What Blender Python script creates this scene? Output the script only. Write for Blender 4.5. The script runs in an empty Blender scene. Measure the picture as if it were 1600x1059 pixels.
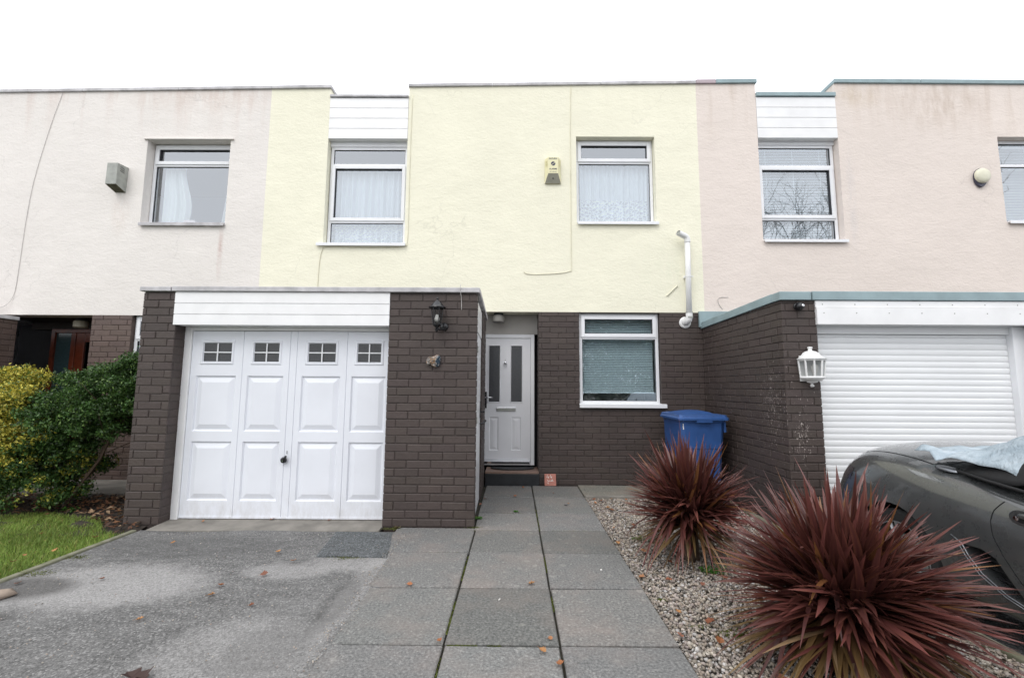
import bpy, bmesh, math, random
import numpy as np
from mathutils import Vector, Matrix
from mathutils.bvhtree import BVHTree
random.seed(7); RNG=np.random.default_rng(11)
R=math.radians; PI=math.pi
S=bpy.context.scene; COL=S.collection

# ---------------------------------------------------------------- materials
def mat(name):
    m=bpy.data.materials.new(name); m.use_nodes=True; nt=m.node_tree; nt.nodes.clear()
    out=nt.nodes.new('ShaderNodeOutputMaterial'); b=nt.nodes.new('ShaderNodeBsdfPrincipled')
    nt.links.new(b.outputs[0],out.inputs[0]); return m,nt,b
def N(nt,t,**k):
    n=nt.nodes.new(t)
    for a,v in k.items():
        if a.startswith('i_'):
            key=a[2:]; key=int(key) if key.isdigit() else key.replace('_',' ')
            n.inputs[key].default_value=v
        else: setattr(n,a,v)
    return n
def coord(nt,kind='Object',scale=(1,1,1),rot=(0,0,0)):
    tc=N(nt,'ShaderNodeTexCoord'); mp=N(nt,'ShaderNodeMapping'); mp.inputs['Scale'].default_value=scale; mp.inputs['Rotation'].default_value=rot
    nt.links.new(tc.outputs[kind],mp.inputs[0]); return mp.outputs[0]
def noise(nt,co,scale,detail=4,rough=.55,dist=0):
    n=N(nt,'ShaderNodeTexNoise'); n.inputs['Scale'].default_value=scale; n.inputs['Detail'].default_value=detail
    n.inputs['Roughness'].default_value=rough; n.inputs['Distortion'].default_value=dist
    nt.links.new(co,n.inputs['Vector']); return n.outputs[0]
def ramp(nt,fac,pts):
    r=N(nt,'ShaderNodeValToRGB'); e=r.color_ramp.elements
    while len(e)<len(pts): e.new(.5)
    for k,(p,c) in enumerate(pts):
        e[k].position=p; e[k].color=(*c,1) if len(c)==3 else c
    nt.links.new(fac,r.inputs[0]); return r.outputs[0]
def mixc(nt,f,a,b,mode='MIX'):
    m=N(nt,'ShaderNodeMix',data_type='RGBA',blend_type=mode)
    for s,v in ((0,f),(6,a),(7,b)):
        if isinstance(v,(int,float)): m.inputs[s].default_value=v
        elif isinstance(v,tuple): m.inputs[s].default_value=(*v,1) if len(v)==3 else v
        else: nt.links.new(v,m.inputs[s])
    return m.outputs[2]
def mathn(nt,op,a,b=None,clamp=False):
    m=N(nt,'ShaderNodeMath',operation=op,use_clamp=clamp)
    for s,v in ((0,a),(1,b)):
        if v is None: continue
        if isinstance(v,(int,float)): m.inputs[s].default_value=v
        else: nt.links.new(v,m.inputs[s])
    return m.outputs[0]
def bump(nt,b,h,strength=.5,dist=.01,prev=None):
    n=N(nt,'ShaderNodeBump'); n.inputs['Strength'].default_value=strength; n.inputs['Distance'].default_value=dist
    nt.links.new(h,n.inputs['Height'])
    if prev is not None: nt.links.new(prev,n.inputs['Normal'])
    nt.links.new(n.outputs[0],b.inputs['Normal']); return n.outputs[0]
def simple(name,c,rough=.5,metal=0,var=.12,vs=6,bs=0,bscale=80,spec=.5,coat=0,vdark=None):
    m,nt,b=mat(name); co=coord(nt)
    n=noise(nt,co,vs,5)
    lo=tuple(x*(1-var) for x in c) if vdark is None else vdark; hi=tuple(min(1,x*(1+var*.6)) for x in c)
    nt.links.new(ramp(nt,n,[(.3,lo),(.7,hi)]),b.inputs['Base Color'])
    b.inputs['Roughness'].default_value=rough; b.inputs['Metallic'].default_value=metal
    b.inputs['Specular IOR Level'].default_value=spec; b.inputs['Coat Weight'].default_value=coat
    if bs: bump(nt,b,noise(nt,co,bscale,3),bs,.004)
    return m
M={}
def box_mask(nt,co,c,s):
    """soft blob mask around point c with radii s, in object space"""
    v=N(nt,'ShaderNodeVectorMath',operation='SUBTRACT'); nt.links.new(co,v.inputs[0]); v.inputs[1].default_value=c
    w=N(nt,'ShaderNodeVectorMath',operation='DIVIDE'); nt.links.new(v.outputs[0],w.inputs[0]); w.inputs[1].default_value=s
    l=N(nt,'ShaderNodeVectorMath',operation='LENGTH'); nt.links.new(w.outputs[0],l.inputs[0])
    return mathn(nt,'SUBTRACT',1.0,l.outputs['Value'],clamp=True)
def render_mat(name,c,stain,stains=()):
    m,nt,b=mat(name); co=coord(nt)
    big=noise(nt,co,.8,6,.6); mid=noise(nt,co,5,5,.6)
    col=mixc(nt,ramp(nt,big,[(.35,(0,0,0)),(.75,(1,1,1))]),c,tuple(x*.93 for x in c))
    col=mixc(nt,mathn(nt,'MULTIPLY',ramp(nt,mid,[(.45,(0,0,0)),(.8,(1,1,1))]),.35),col,tuple(x*.9 for x in c))
    # weather streaks hanging from the coping: stretched noise
    st=noise(nt,coord(nt,scale=(3,3,.35)),2.2,6,.65)
    sep=N(nt,'ShaderNodeSeparateXYZ'); nt.links.new(co,sep.inputs[0])
    top=N(nt,'ShaderNodeMapRange'); nt.links.new(sep.outputs[2],top.inputs[0])
    for k,v in ((1,4.7),(2,5.7),(3,0),(4,1)): top.inputs[k].default_value=v
    f=mathn(nt,'MULTIPLY',ramp(nt,st,[(.48,(0,0,0)),(.72,(1,1,1))]),top.outputs[0])
    col=mixc(nt,mathn(nt,'MULTIPLY',f,.55),col,stain)
    for (p,s,k,cc) in stains:
        f=mathn(nt,'MULTIPLY',mathn(nt,'MULTIPLY',box_mask(nt,co,p,s),ramp(nt,noise(nt,coord(nt,scale=(1,1,.3)),9,4,.7),[(.35,(0,0,0)),(.6,(1,1,1))])),k)
        col=mixc(nt,f,col,cc)
    # hairline cracks, only in places
    ws=N(nt,'ShaderNodeVectorMath',operation='ADD'); nz=N(nt,'ShaderNodeTexNoise'); nz.inputs['Scale'].default_value=3; nz.inputs['Detail'].default_value=6; nt.links.new(co,nz.inputs['Vector'])
    sc=N(nt,'ShaderNodeVectorMath',operation='SCALE'); sc.inputs['Scale'].default_value=.5; nt.links.new(nz.outputs['Color'],sc.inputs[0]); nt.links.new(co,ws.inputs[0]); nt.links.new(sc.outputs[0],ws.inputs[1])
    cv=N(nt,'ShaderNodeTexVoronoi',feature='DISTANCE_TO_EDGE'); cv.inputs['Scale'].default_value=.75; nt.links.new(ws.outputs[0],cv.inputs['Vector'])
    cf=mathn(nt,'MULTIPLY',ramp(nt,cv.outputs[0],[(.0,(1,1,1)),(.005,(0,0,0))]),ramp(nt,noise(nt,co,.9,2),[(.52,(0,0,0)),(.60,(1,1,1))]))
    col=mixc(nt,mathn(nt,'MULTIPLY',cf,.35),col,tuple(x*.6 for x in c))
    nt.links.new(col,b.inputs['Base Color']); b.inputs['Roughness'].default_value=.85; b.inputs['Specular IOR Level'].default_value=.25
    h1=noise(nt,co,70,3,.6); h2=noise(nt,coord(nt,scale=(1,1,1.6)),22,5,.6); h3=noise(nt,coord(nt,scale=(1,1,1.8)),2.2,4,.6)
    n1=bump(nt,b,h3,.35,.035); n2=bump(nt,b,h2,.36,.012,n1); bump(nt,b,h1,.4,.005,n2)
    return m
M['yellow']=render_mat('yellow_render',(.845,.82,.665),(.77,.745,.60),[((2.3,6.1,2.9),(.7,.5,.5),.35,(.70,.72,.56))])
M['greyish']=render_mat('pinkish_grey_render',(.77,.73,.69),(.56,.42,.36),[((-4.14,6.1,3.2),(.05,.6,.55),.8,(.55,.42,.38)),((-5.6,6.1,3.75),(.16,.6,.45),.5,(.62,.52,.46)),((-4.4,6.1,5.5),(1.6,.6,.35),.6,(.60,.50,.44))])
M['pink']=render_mat('pink_render',(.75,.67,.612),(.50,.40,.32),[((6.1,6.1,5.4),(.9,.6,.5),.7,(.52,.43,.36)),((4.75,6.1,3.9),(.08,.6,1.1),.5,(.60,.56,.55)),((4.9,6.1,5.5),(.5,.6,.25),.6,(.55,.45,.33))])
def brick_mat(name,c=(.064,.049,.044),splash=False,rust=False):
    m,nt,b=mat(name); co=coord(nt)
    a=nt.nodes.new('ShaderNodeAttribute'); a.attribute_name='Col'
    n=noise(nt,co,4,6,.65); n2=noise(nt,co,40,4,.7)
    col=mixc(nt,n,tuple(x*.78 for x in c),tuple(x*1.2 for x in c))
    col=mixc(nt,mathn(nt,'MULTIPLY',ramp(nt,n2,[(.5,(0,0,0)),(.8,(1,1,1))]),.35),col,tuple(x*1.6 for x in c))
    col=mixc(nt,1.0,col,a.outputs['Color'],'MULTIPLY')
    if splash:
        msk=mathn(nt,'ADD',box_mask(nt,co,(2.6,4.5,1.15),(.5,.42,.85)),box_mask(nt,co,(2.70,4.27,.8),(.12,.1,.3)),clamp=True)
        fl=noise(nt,coord(nt,scale=(3.2,3.2,1.3)),26,3,.6,.6)
        thr=mathn(nt,'ADD',fl,mathn(nt,'MULTIPLY',msk,.16))
        f=mathn(nt,'MULTIPLY',ramp(nt,thr,[(.735,(0,0,0)),(.765,(1,1,1))]),ramp(nt,msk,[(0,(0,0,0)),(.1,(1,1,1))]))
        col=mixc(nt,f,col,(.42,.37,.34))
    nt.links.new(col,b.inputs['Base Color'])
    b.inputs['Roughness'].default_value=.55; b.inputs['Specular IOR Level'].default_value=.35
    n1=bump(nt,b,noise(nt,co,30,4,.6),.35,.01); bump(nt,b,noise(nt,co,160,3,.6),.35,.003,n1)
    return m
M['brick']=brick_mat('painted_brick'); M['brick_r']=brick_mat('painted_brick_splashed',splash=True)
M['brick_l']=brick_mat('brown_brick',(.115,.082,.070))
M['upvc']=simple('white_upvc',(.80,.81,.83),.28,0,.05,3,.05,30)
M['upvc2']=simple('white_cladding',(.82,.82,.82),.35,0,.06,4,.05,30)
M['garage']=simple('white_garage_steel',(.74,.76,.81),.38,0,.05,2,.12,220)
def grime(m,z0,z1,c):
    nt=m.node_tree; b=[n for n in nt.nodes if n.type=='BSDF_PRINCIPLED'][0]; src=b.inputs['Base Color'].links[0].from_socket; co=coord(nt)
    sp=N(nt,'ShaderNodeSeparateXYZ'); nt.links.new(co,sp.inputs[0]); mr=N(nt,'ShaderNodeMapRange'); nt.links.new(sp.outputs[2],mr.inputs[0])
    for k,v in ((1,z1),(2,z0),(3,0),(4,1)): mr.inputs[k].default_value=v
    f=mathn(nt,'MULTIPLY',mr.outputs[0],ramp(nt,noise(nt,coord(nt,scale=(1,1,.4)),12,6,.7),[(.4,(0,0,0)),(.75,(1,1,1))]))
    nt.links.new(mixc(nt,mathn(nt,'MULTIPLY',f,.6),src,c),b.inputs['Base Color'])
grime(M['garage'],.0,.30,(.36,.33,.28))
M['shutter']=simple('white_shutter',(.80,.81,.82),.33,0,.04,2)
M['doorgrey']=simple('white_composite_door',(.76,.765,.79),.42,0,.05,3,.12,150)
M['gasket']=simple('black_gasket',(.03,.03,.035),.6)
M['coping']=simple('pale_coping',(.50,.49,.50),.6,0,.3,7,.3,40)
M['copingblue']=simple('blue_grey_coping',(.27,.36,.38),.5,0,.16,5,.15,40)
M['copingpink']=simple('pink_coping',(.46,.38,.41),.6,0,.2,7,.3,40)
M['felt']=simple('roof_felt',(.06,.06,.06),.9,0,.3,8,.4,90)
M['soffit']=simple('cream_soffit',(.42,.40,.37),.6,0,.1,5)
M['dark']=simple('dark_interior',(.05,.05,.055),.9)
M['room']=simple('room_plaster',(.62,.63,.66),.9,0,.05,2)
M['chrome']=simple('chrome',(.75,.76,.78),.14,1,.04,6)
M['blackgloss']=simple('black_gloss',(.015,.015,.017),.25)
M['blackmatt']=simple('black_matt',(.02,.02,.022),.7,0,.3,30,.3,120)
M['timber']=simple('varnished_timber',(.17,.035,.014),.3,0,.35,9)
M['vent']=simple('weathered_grey_metal',(.34,.35,.32),.5,0,.2,14,.2,60)
M['ventdark']=simple('mossy_grille',(.16,.15,.10),.8,0,.4,30)
M['cream']=simple('cream_plastic',(.68,.66,.52),.4,0,.05,8)
M['alarmyellow']=simple('aged_cream_plastic',(.74,.70,.45),.4,0,.05,8)
M['creamy']=simple("yellowed_plastic",(.70,.64,.36),.4,0,.06,8)
M['beige']=simple('beige_plastic',(.34,.33,.27),.5,0,.1,14)
M['pvc']=simple('white_pvc_pipe',(.78,.78,.77),.3,0,.05,8)
M['navy']=simple('dark_backplate',(.05,.05,.08),.4)
M['binblue']=simple('blue_bin_plastic',(.028,.088,.27),.42,0,.16,6,.1,60)
M['terracotta']=simple('terracotta_tile',(.42,.17,.13),.7,0,.15,20,.2,80)
M['whitepaint']=simple('white_paint',(.8,.78,.74),.6)
M['step']=simple('black_painted_step',(.018,.020,.023),.38,0,.4,12,.4,50)
M['tread']=simple('brown_quarry_tile',(.20,.13,.10),.6,0,.2,14,.2,60)
M['wire']=simple('dirty_cable',(.50,.48,.46),.6)
M['wirecream']=simple('painted_cable',(.72,.69,.54),.6)
M['frost']=simple('frosted_glass_dark',(.035,.037,.042),.12,0,.25,60,.3,120)
M['rubber']=simple('tyre_rubber',(.018,.018,.018),.8,0,.2,10)
M['alloy']=simple('alloy_wheel',(.45,.46,.48),.3,.9,.1,10)
M['brown_stain']=simple('iron_stain',(.2,.1,.05),.8)
M['bark']=simple('bark',(.10,.085,.07),.9,0,.3,12,.5,40)
M['stem']=simple('plant_stem',(.09,.06,.04),.85,0,.3,20,.4,60)

def glass(name,tint=(.93,.96,.98),refl=1.9,ior=2.3):
    m=bpy.data.materials.new(name); m.use_nodes=True; nt=m.node_tree; nt.nodes.clear()
    out=nt.nodes.new('ShaderNodeOutputMaterial'); mx=nt.nodes.new('ShaderNodeMixShader')
    tr=N(nt,'ShaderNodeBsdfTransparent'); tr.inputs[0].default_value=(*tint,1)
    gl=N(nt,'ShaderNodeBsdfGlossy'); gl.inputs[0].default_value=(.92,.96,1,1); gl.inputs['Roughness'].default_value=.012
    fr=N(nt,'ShaderNodeFresnel'); fr.inputs[0].default_value=ior
    co=coord(nt); bp=N(nt,'ShaderNodeBump'); bp.inputs['Strength'].default_value=.02; bp.inputs['Distance'].default_value=.02
    nt.links.new(noise(nt,co,3,2),bp.inputs['Height']); nt.links.new(bp.outputs[0],gl.inputs['Normal'])
    ge=N(nt,'ShaderNodeNewGeometry'); nt.links.new(mathn(nt,'MULTIPLY',mathn(nt,'MULTIPLY',fr.outputs[0],refl,clamp=True),mathn(nt,'SUBTRACT',1.0,ge.outputs['Backfacing'])),mx.inputs[0])
    nt.links.new(tr.outputs[0],mx.inputs[1]); nt.links.new(gl.outputs[0],mx.inputs[2]); nt.links.new(mx.outputs[0],out.inputs[0])
    return m
M['glass']=glass('window_glass'); M['glassdk']=glass('small_glass',(.45,.47,.5),.8)
M['glasscar']=glass('car_glass',(.35,.42,.36),.9,1.5)
M['glasslamp']=glass('lamp_glass',(.75,.76,.76),.7,1.5)
def cloth(name,c,lace=0,alpha=.85):
    m=bpy.data.materials.new(name); m.use_nodes=True; nt=m.node_tree; nt.nodes.clear()
    out=nt.nodes.new('ShaderNodeOutputMaterial')
    d=N(nt,'ShaderNodeBsdfDiffuse'); t=N(nt,'ShaderNodeBsdfTranslucent'); tr=N(nt,'ShaderNodeBsdfTransparent')
    d.inputs[0].default_value=(*c,1); t.inputs[0].default_value=(*c,1)
    m1=N(nt,'ShaderNodeMixShader'); m1.inputs[0].default_value=.3
    nt.links.new(d.outputs[0],m1.inputs[1]); nt.links.new(t.outputs[0],m1.inputs[2])
    m2=N(nt,'ShaderNodeMixShader'); nt.links.new(tr.outputs[0],m2.inputs[1]); nt.links.new(m1.outputs[0],m2.inputs[2])
    if lace:
        co=coord(nt,'UV'); v=N(nt,'ShaderNodeTexVoronoi',feature='DISTANCE_TO_EDGE'); v.inputs['Scale'].default_value=22
        nt.links.new(co,v.inputs['Vector'])
        sep=N(nt,'ShaderNodeSeparateXYZ'); nt.links.new(co,sep.inputs[0])
        band=mathn(nt,'LESS_THAN',sep.outputs[1],lace)
        pat=ramp(nt,v.outputs[0],[(.05,(1,1,1)),(.16,(.55,.55,.55))])
        a=mixc(nt,band,(alpha,)*3,mixc(nt,.15,pat,(1,1,1)))
        nt.links.new(a,m2.inputs[0])
    else: m2.inputs[0].default_value=alpha
    nt.links.new(m2.outputs[0],out.inputs[0]); return m
M['net']=cloth('net_curtain',(.84,.88,.90),0,.86); M['lace']=cloth('lace_curtain',(.86,.90,.91),.42,.84)
M['lacelow']=cloth('lace_curtain_low',(.86,.90,.91),1.0,.84)
M['drape']=cloth('white_drape',(.86,.88,.85),0,.97)
M['blind']=simple('venetian_slat',(.76,.88,.88),.5,0,.05,3)
M['blindw']=simple('pale_venetian_slat',(.86,.91,.93),.5,0,.05,3)
M['cover']=None
def car_cover_mat():
    m,nt,b=mat('pale_blue_sheet'); co=coord(nt)
    col=ramp(nt,noise(nt,co,7,6,.65,.6),[(.3,(.26,.33,.38)),(.6,(.40,.47,.52)),(.75,(.50,.56,.60))])
    nt.links.new(col,b.inputs['Base Color']); b.inputs['Roughness'].default_value=.5
    n1=bump(nt,b,noise(nt,coord(nt,scale=(1,2,2)),9,5,.65,1.5),.7,.03); bump(nt,b,noise(nt,co,40,4,.6),.3,.006,n1); return m
M['cover']=car_cover_mat()
def paint_mat():
    m,nt,b=mat('dark_grey_car_paint'); co=coord(nt)
    col=ramp(nt,noise(nt,co,3,4),[(.3,(.066,.070,.072)),(.7,(.074,.078,.079))])
    v=N(nt,'ShaderNodeTexVoronoi'); v.inputs['Scale'].default_value=900; nt.links.new(co,v.inputs['Vector'])
    col=mixc(nt,.12,col,v.outputs['Color'],'OVERLAY')
    dust=noise(nt,co,14,6,.7); geo=N(nt,'ShaderNodeNewGeometry'); sp=N(nt,'ShaderNodeSeparateXYZ'); nt.links.new(geo.outputs['Normal'],sp.inputs[0])
    col=mixc(nt,mathn(nt,'MULTIPLY',ramp(nt,dust,[(.4,(0,0,0)),(.75,(1,1,1))]),.08),col,(.20,.20,.19))
    nt.links.new(col,b.inputs['Base Color']); b.inputs['Metallic'].default_value=.35
    nt.links.new(ramp(nt,dust,[(.3,(.24,)*3),(.7,(.34,)*3)]),b.inputs['Roughness'])
    b.inputs['Coat Weight'].default_value=1.0; b.inputs['Coat Roughness'].default_value=.04
    return m
M['paint']=paint_mat()
M['silver']=simple('silver_line',(.22,.23,.25),.3,.7,.08,8)
M['softtop']=simple('black_soft_top',(.008,.008,.009),.75,0,.3,30,.2,200)
M['lampdark']=simple('smoked_tail_lamp',(.05,.045,.05),.1,0,.2,10,coat=.8)

def asphalt_mat(name,c,pale=True,patches=()):
    m,nt,b=mat(name); co=coord(nt)
    n1=noise(nt,co,75,4,.8); n2=noise(nt,co,1.3,6,.65); n3=noise(nt,co,9,5,.65)
    v=N(nt,'ShaderNodeTexVoronoi'); v.inputs['Scale'].default_value=110; nt.links.new(co,v.inputs['Vector'])
    sv=N(nt,'ShaderNodeSeparateColor'); nt.links.new(v.outputs['Color'],sv.inputs[0])
    col=ramp(nt,n1,[(.3,tuple(x*.35 for x in c)),(.5,c),(.70,tuple(x*1.9 for x in c))])
    col=mixc(nt,mathn(nt,'MULTIPLY',ramp(nt,sv.outputs[0],[(.82,(0,0,0)),(.9,(1,1,1))]),.55),col,tuple(x*2.6 for x in c))
    col=mixc(nt,mathn(nt,'MULTIPLY',ramp(nt,sv.outputs[1],[(.8,(0,0,0)),(.88,(1,1,1))]),.6),col,tuple(x*.35 for x in c))
    stv=noise(nt,coord(nt,scale=(1.2,5,1),rot=(0,0,R(35))),3.5,7,.7)
    col=mixc(nt,ramp(nt,stv,[(.33,(.5,.5,.5)),(.5,(0,0,0))]),col,tuple(x*.45 for x in c))
    col=mixc(nt,ramp(nt,stv,[(.55,(0,0,0)),(.72,(.5,.5,.5))]),col,tuple(x*1.9 for x in c))
    if pale:
        col=mixc(nt,mathn(nt,'MULTIPLY',ramp(nt,n2,[(.42,(0,0,0)),(.72,(1,1,1))]),.30),col,tuple(x*2.0 for x in c))
    for (p,s,k,cc) in patches:
        msk=mathn(nt,'MULTIPLY',box_mask(nt,co,p,s),1.9,clamp=True)
        msk=mathn(nt,'SUBTRACT',mathn(nt,'ADD',msk,mathn(nt,'MULTIPLY',mathn(nt,'ADD',mathn(nt,'MULTIPLY',n3,.8),mathn(nt,'MULTIPLY',n2,.6)),1.0)),1.0,clamp=True)
        msk=mathn(nt,'MULTIPLY',mathn(nt,'MULTIPLY',msk,1.6,clamp=True),ramp(nt,n1,[(.35,(.35,)*3),(.6,(1,1,1))]))
        col=mixc(nt,mathn(nt,'MULTIPLY',msk,k),col,cc)
    nt.links.new(col,b.inputs['Base Color']); b.inputs['Roughness'].default_value=.88; b.inputs['Specular IOR Level'].default_value=.3
    a=bump(nt,b,n3,.3,.03); a=bump(nt,b,n1,.55,.008,a); bump(nt,b,v.outputs['Distance'],.45,-.008,a)
    return m
pl=(.38,.37,.36); dk=(.035,.033,.030)
M['asphalt']=asphalt_mat('worn_asphalt',(.140,.138,.134),True,[((-2.65,3.05,0),(.95,.5,1),.85,pl),((-1.15,3.5,0),(.5,.3,1),.7,pl),((-1.6,3.3,0),(.45,.2,1),.65,pl),((-1.35,2.3,0),(.6,.5,1),.45,pl),((-1.0,3.0,0),(.12,.9,1),.5,pl),
   ((-3.1,2.98,0),(.45,.25,1),.85,dk),((-3.2,2.6,0),(.6,.12,1),.8,dk),((-1.2,2.35,0),(.28,.35,1),.25,dk),((-1.05,2.85,0),(.12,.5,1),.4,dk),((-2.6,3.75,0),(1.1,.35,1),.45,(.07,.07,.068))])
M['patch']=asphalt_mat('dark_asphalt_patch',(.105,.112,.115),False)
M['road']=asphalt_mat('road_asphalt',(.13,.13,.13),False)
def slab_mat():
    m,nt,b=mat('concrete_slabs'); co=coord(nt)
    a=nt.nodes.new('ShaderNodeAttribute'); a.attribute_name='Col'
    n1=noise(nt,co,70,4,.8); n2=noise(nt,co,2.2,6,.65); n3=noise(nt,co,9,5,.7)
    c=(.158,.158,.153)
    col=ramp(nt,n1,[(.3,tuple(x*.42 for x in c)),(.5,c),(.70,tuple(x*1.75 for x in c))])
    col=mixc(nt,mathn(nt,'MULTIPLY',ramp(nt,n2,[(.45,(0,0,0)),(.68,(1,1,1))]),.55),col,(.235,.200,.180))
    col=mixc(nt,mathn(nt,'MULTIPLY',ramp(nt,n3,[(.55,(0,0,0)),(.75,(1,1,1))]),.35),col,(.075,.08,.08))
    v=N(nt,'ShaderNodeTexVoronoi'); v.inputs['Scale'].default_value=95; nt.links.new(co,v.inputs['Vector'])
    sv=N(nt,'ShaderNodeSeparateColor'); nt.links.new(v.outputs['Color'],sv.inputs[0])
    col=mixc(nt,mathn(nt,'MULTIPLY',ramp(nt,sv.outputs[0],[(.96,(0,0,0)),(.985,(1,1,1))]),.4),col,(.36,.35,.33))
    # lichen spots
    v2=N(nt,'ShaderNodeTexVoronoi'); v2.inputs['Scale'].default_value=7; v2.inputs['Randomness'].default_value=1
    wv=N(nt,'ShaderNodeVectorMath',operation='ADD'); nt.links.new(co,wv.inputs[0])
    nn=N(nt,'ShaderNodeTexNoise'); nn.inputs['Scale'].default_value=22; nt.links.new(co,nn.inputs['Vector'])
    sc=N(nt,'ShaderNodeVectorMath',operation='SCALE'); sc.inputs['Scale'].default_value=.05; nt.links.new(nn.outputs['Color'],sc.inputs[0]); nt.links.new(sc.outputs[0],wv.inputs[1]); nt.links.new(wv.outputs[0],v2.inputs['Vector'])
    col=mixc(nt,mathn(nt,'MULTIPLY',ramp(nt,v2.outputs['Distance'],[(.10,(1,1,1)),(.17,(0,0,0))]),.30),col,(.34,.33,.30))
    col=mixc(nt,1.0,col,a.outputs['Color'],'MULTIPLY')
    nt.links.new(col,b.inputs['Base Color']); b.inputs['Roughness'].default_value=.85; b.inputs['Specular IOR Level'].default_value=.3
    x=bump(nt,b,n3,.2,.01); bump(nt,b,n1,.4,.005,x); return m
M['slab']=slab_mat()
M['concrete']=simple('rough_concrete',(.22,.205,.18),.85,0,.35,5,.5,60)
M['kerb']=simple('mossy_kerb',(.20,.19,.15),.9,0,.45,9,.5,60,vdark=(.10,.11,.05))
M['soil']=simple('dark_soil',(.035,.026,.02),.95,0,.5,20,1.0,40)
M['dirt']=simple('joint_dirt',(.035,.032,.022),.95,0,.5,20,.6,60)
M['gravelbase']=simple('gravel_base',(.16,.145,.125),.95,0,.5,30,.8,60)
M['ground']=simple('ground_earth',(.13,.13,.12),.95,0,.3,1,.3,30)
M['lawnbase']=simple('lawn_base',(.035,.075,.018),.95,0,.4,4,.6,60)
def vcol(name,rough=.6,spec=.4,trans=0,bs=0,edge=None,bscale=60):
    m,nt,b=mat(name); a=nt.nodes.new('ShaderNodeAttribute'); a.attribute_name='Col'
    col=a.outputs['Color']
    if bs:
        co=coord(nt); n=noise(nt,co,bscale,4,.6); col=mixc(nt,.3,col,mixc(nt,n,(.3,.3,.3),(1,1,1)),'MULTIPLY')
        bump(nt,b,n,bs,.004)
    nt.links.new(col,b.inputs['Base Color']); b.inputs['Roughness'].default_value=rough; b.inputs['Specular IOR Level'].default_value=spec
    if trans:
        out=[n for n in nt.nodes if n.type=='OUTPUT_MATERIAL'][0]
        t=N(nt,'ShaderNodeBsdfTranslucent'); nt.links.new(col,t.inputs[0]); mx=N(nt,'ShaderNodeMixShader'); mx.inputs[0].default_value=trans
        nt.links.new(b.outputs[0],mx.inputs[1]); nt.links.new(t.outputs[0],mx.inputs[2]); nt.links.new(mx.outputs[0],out.inputs[0])
    return m
M['stone']=vcol('gravel_stone',.8,.3,bs=.4,bscale=90)
M['leaf']=vcol('foliage_leaf',.45,.4,.2)
M['spike']=vcol('red_sword_leaf',.36,.5,.08)
M['grass']=vcol('grass_blade',.55,.3,.25)
M['dead']=vcol('dead_leaf',.6,.3,.1)
M['deco']=vcol('rock_plaque',.5,.4,0,.6)

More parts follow.
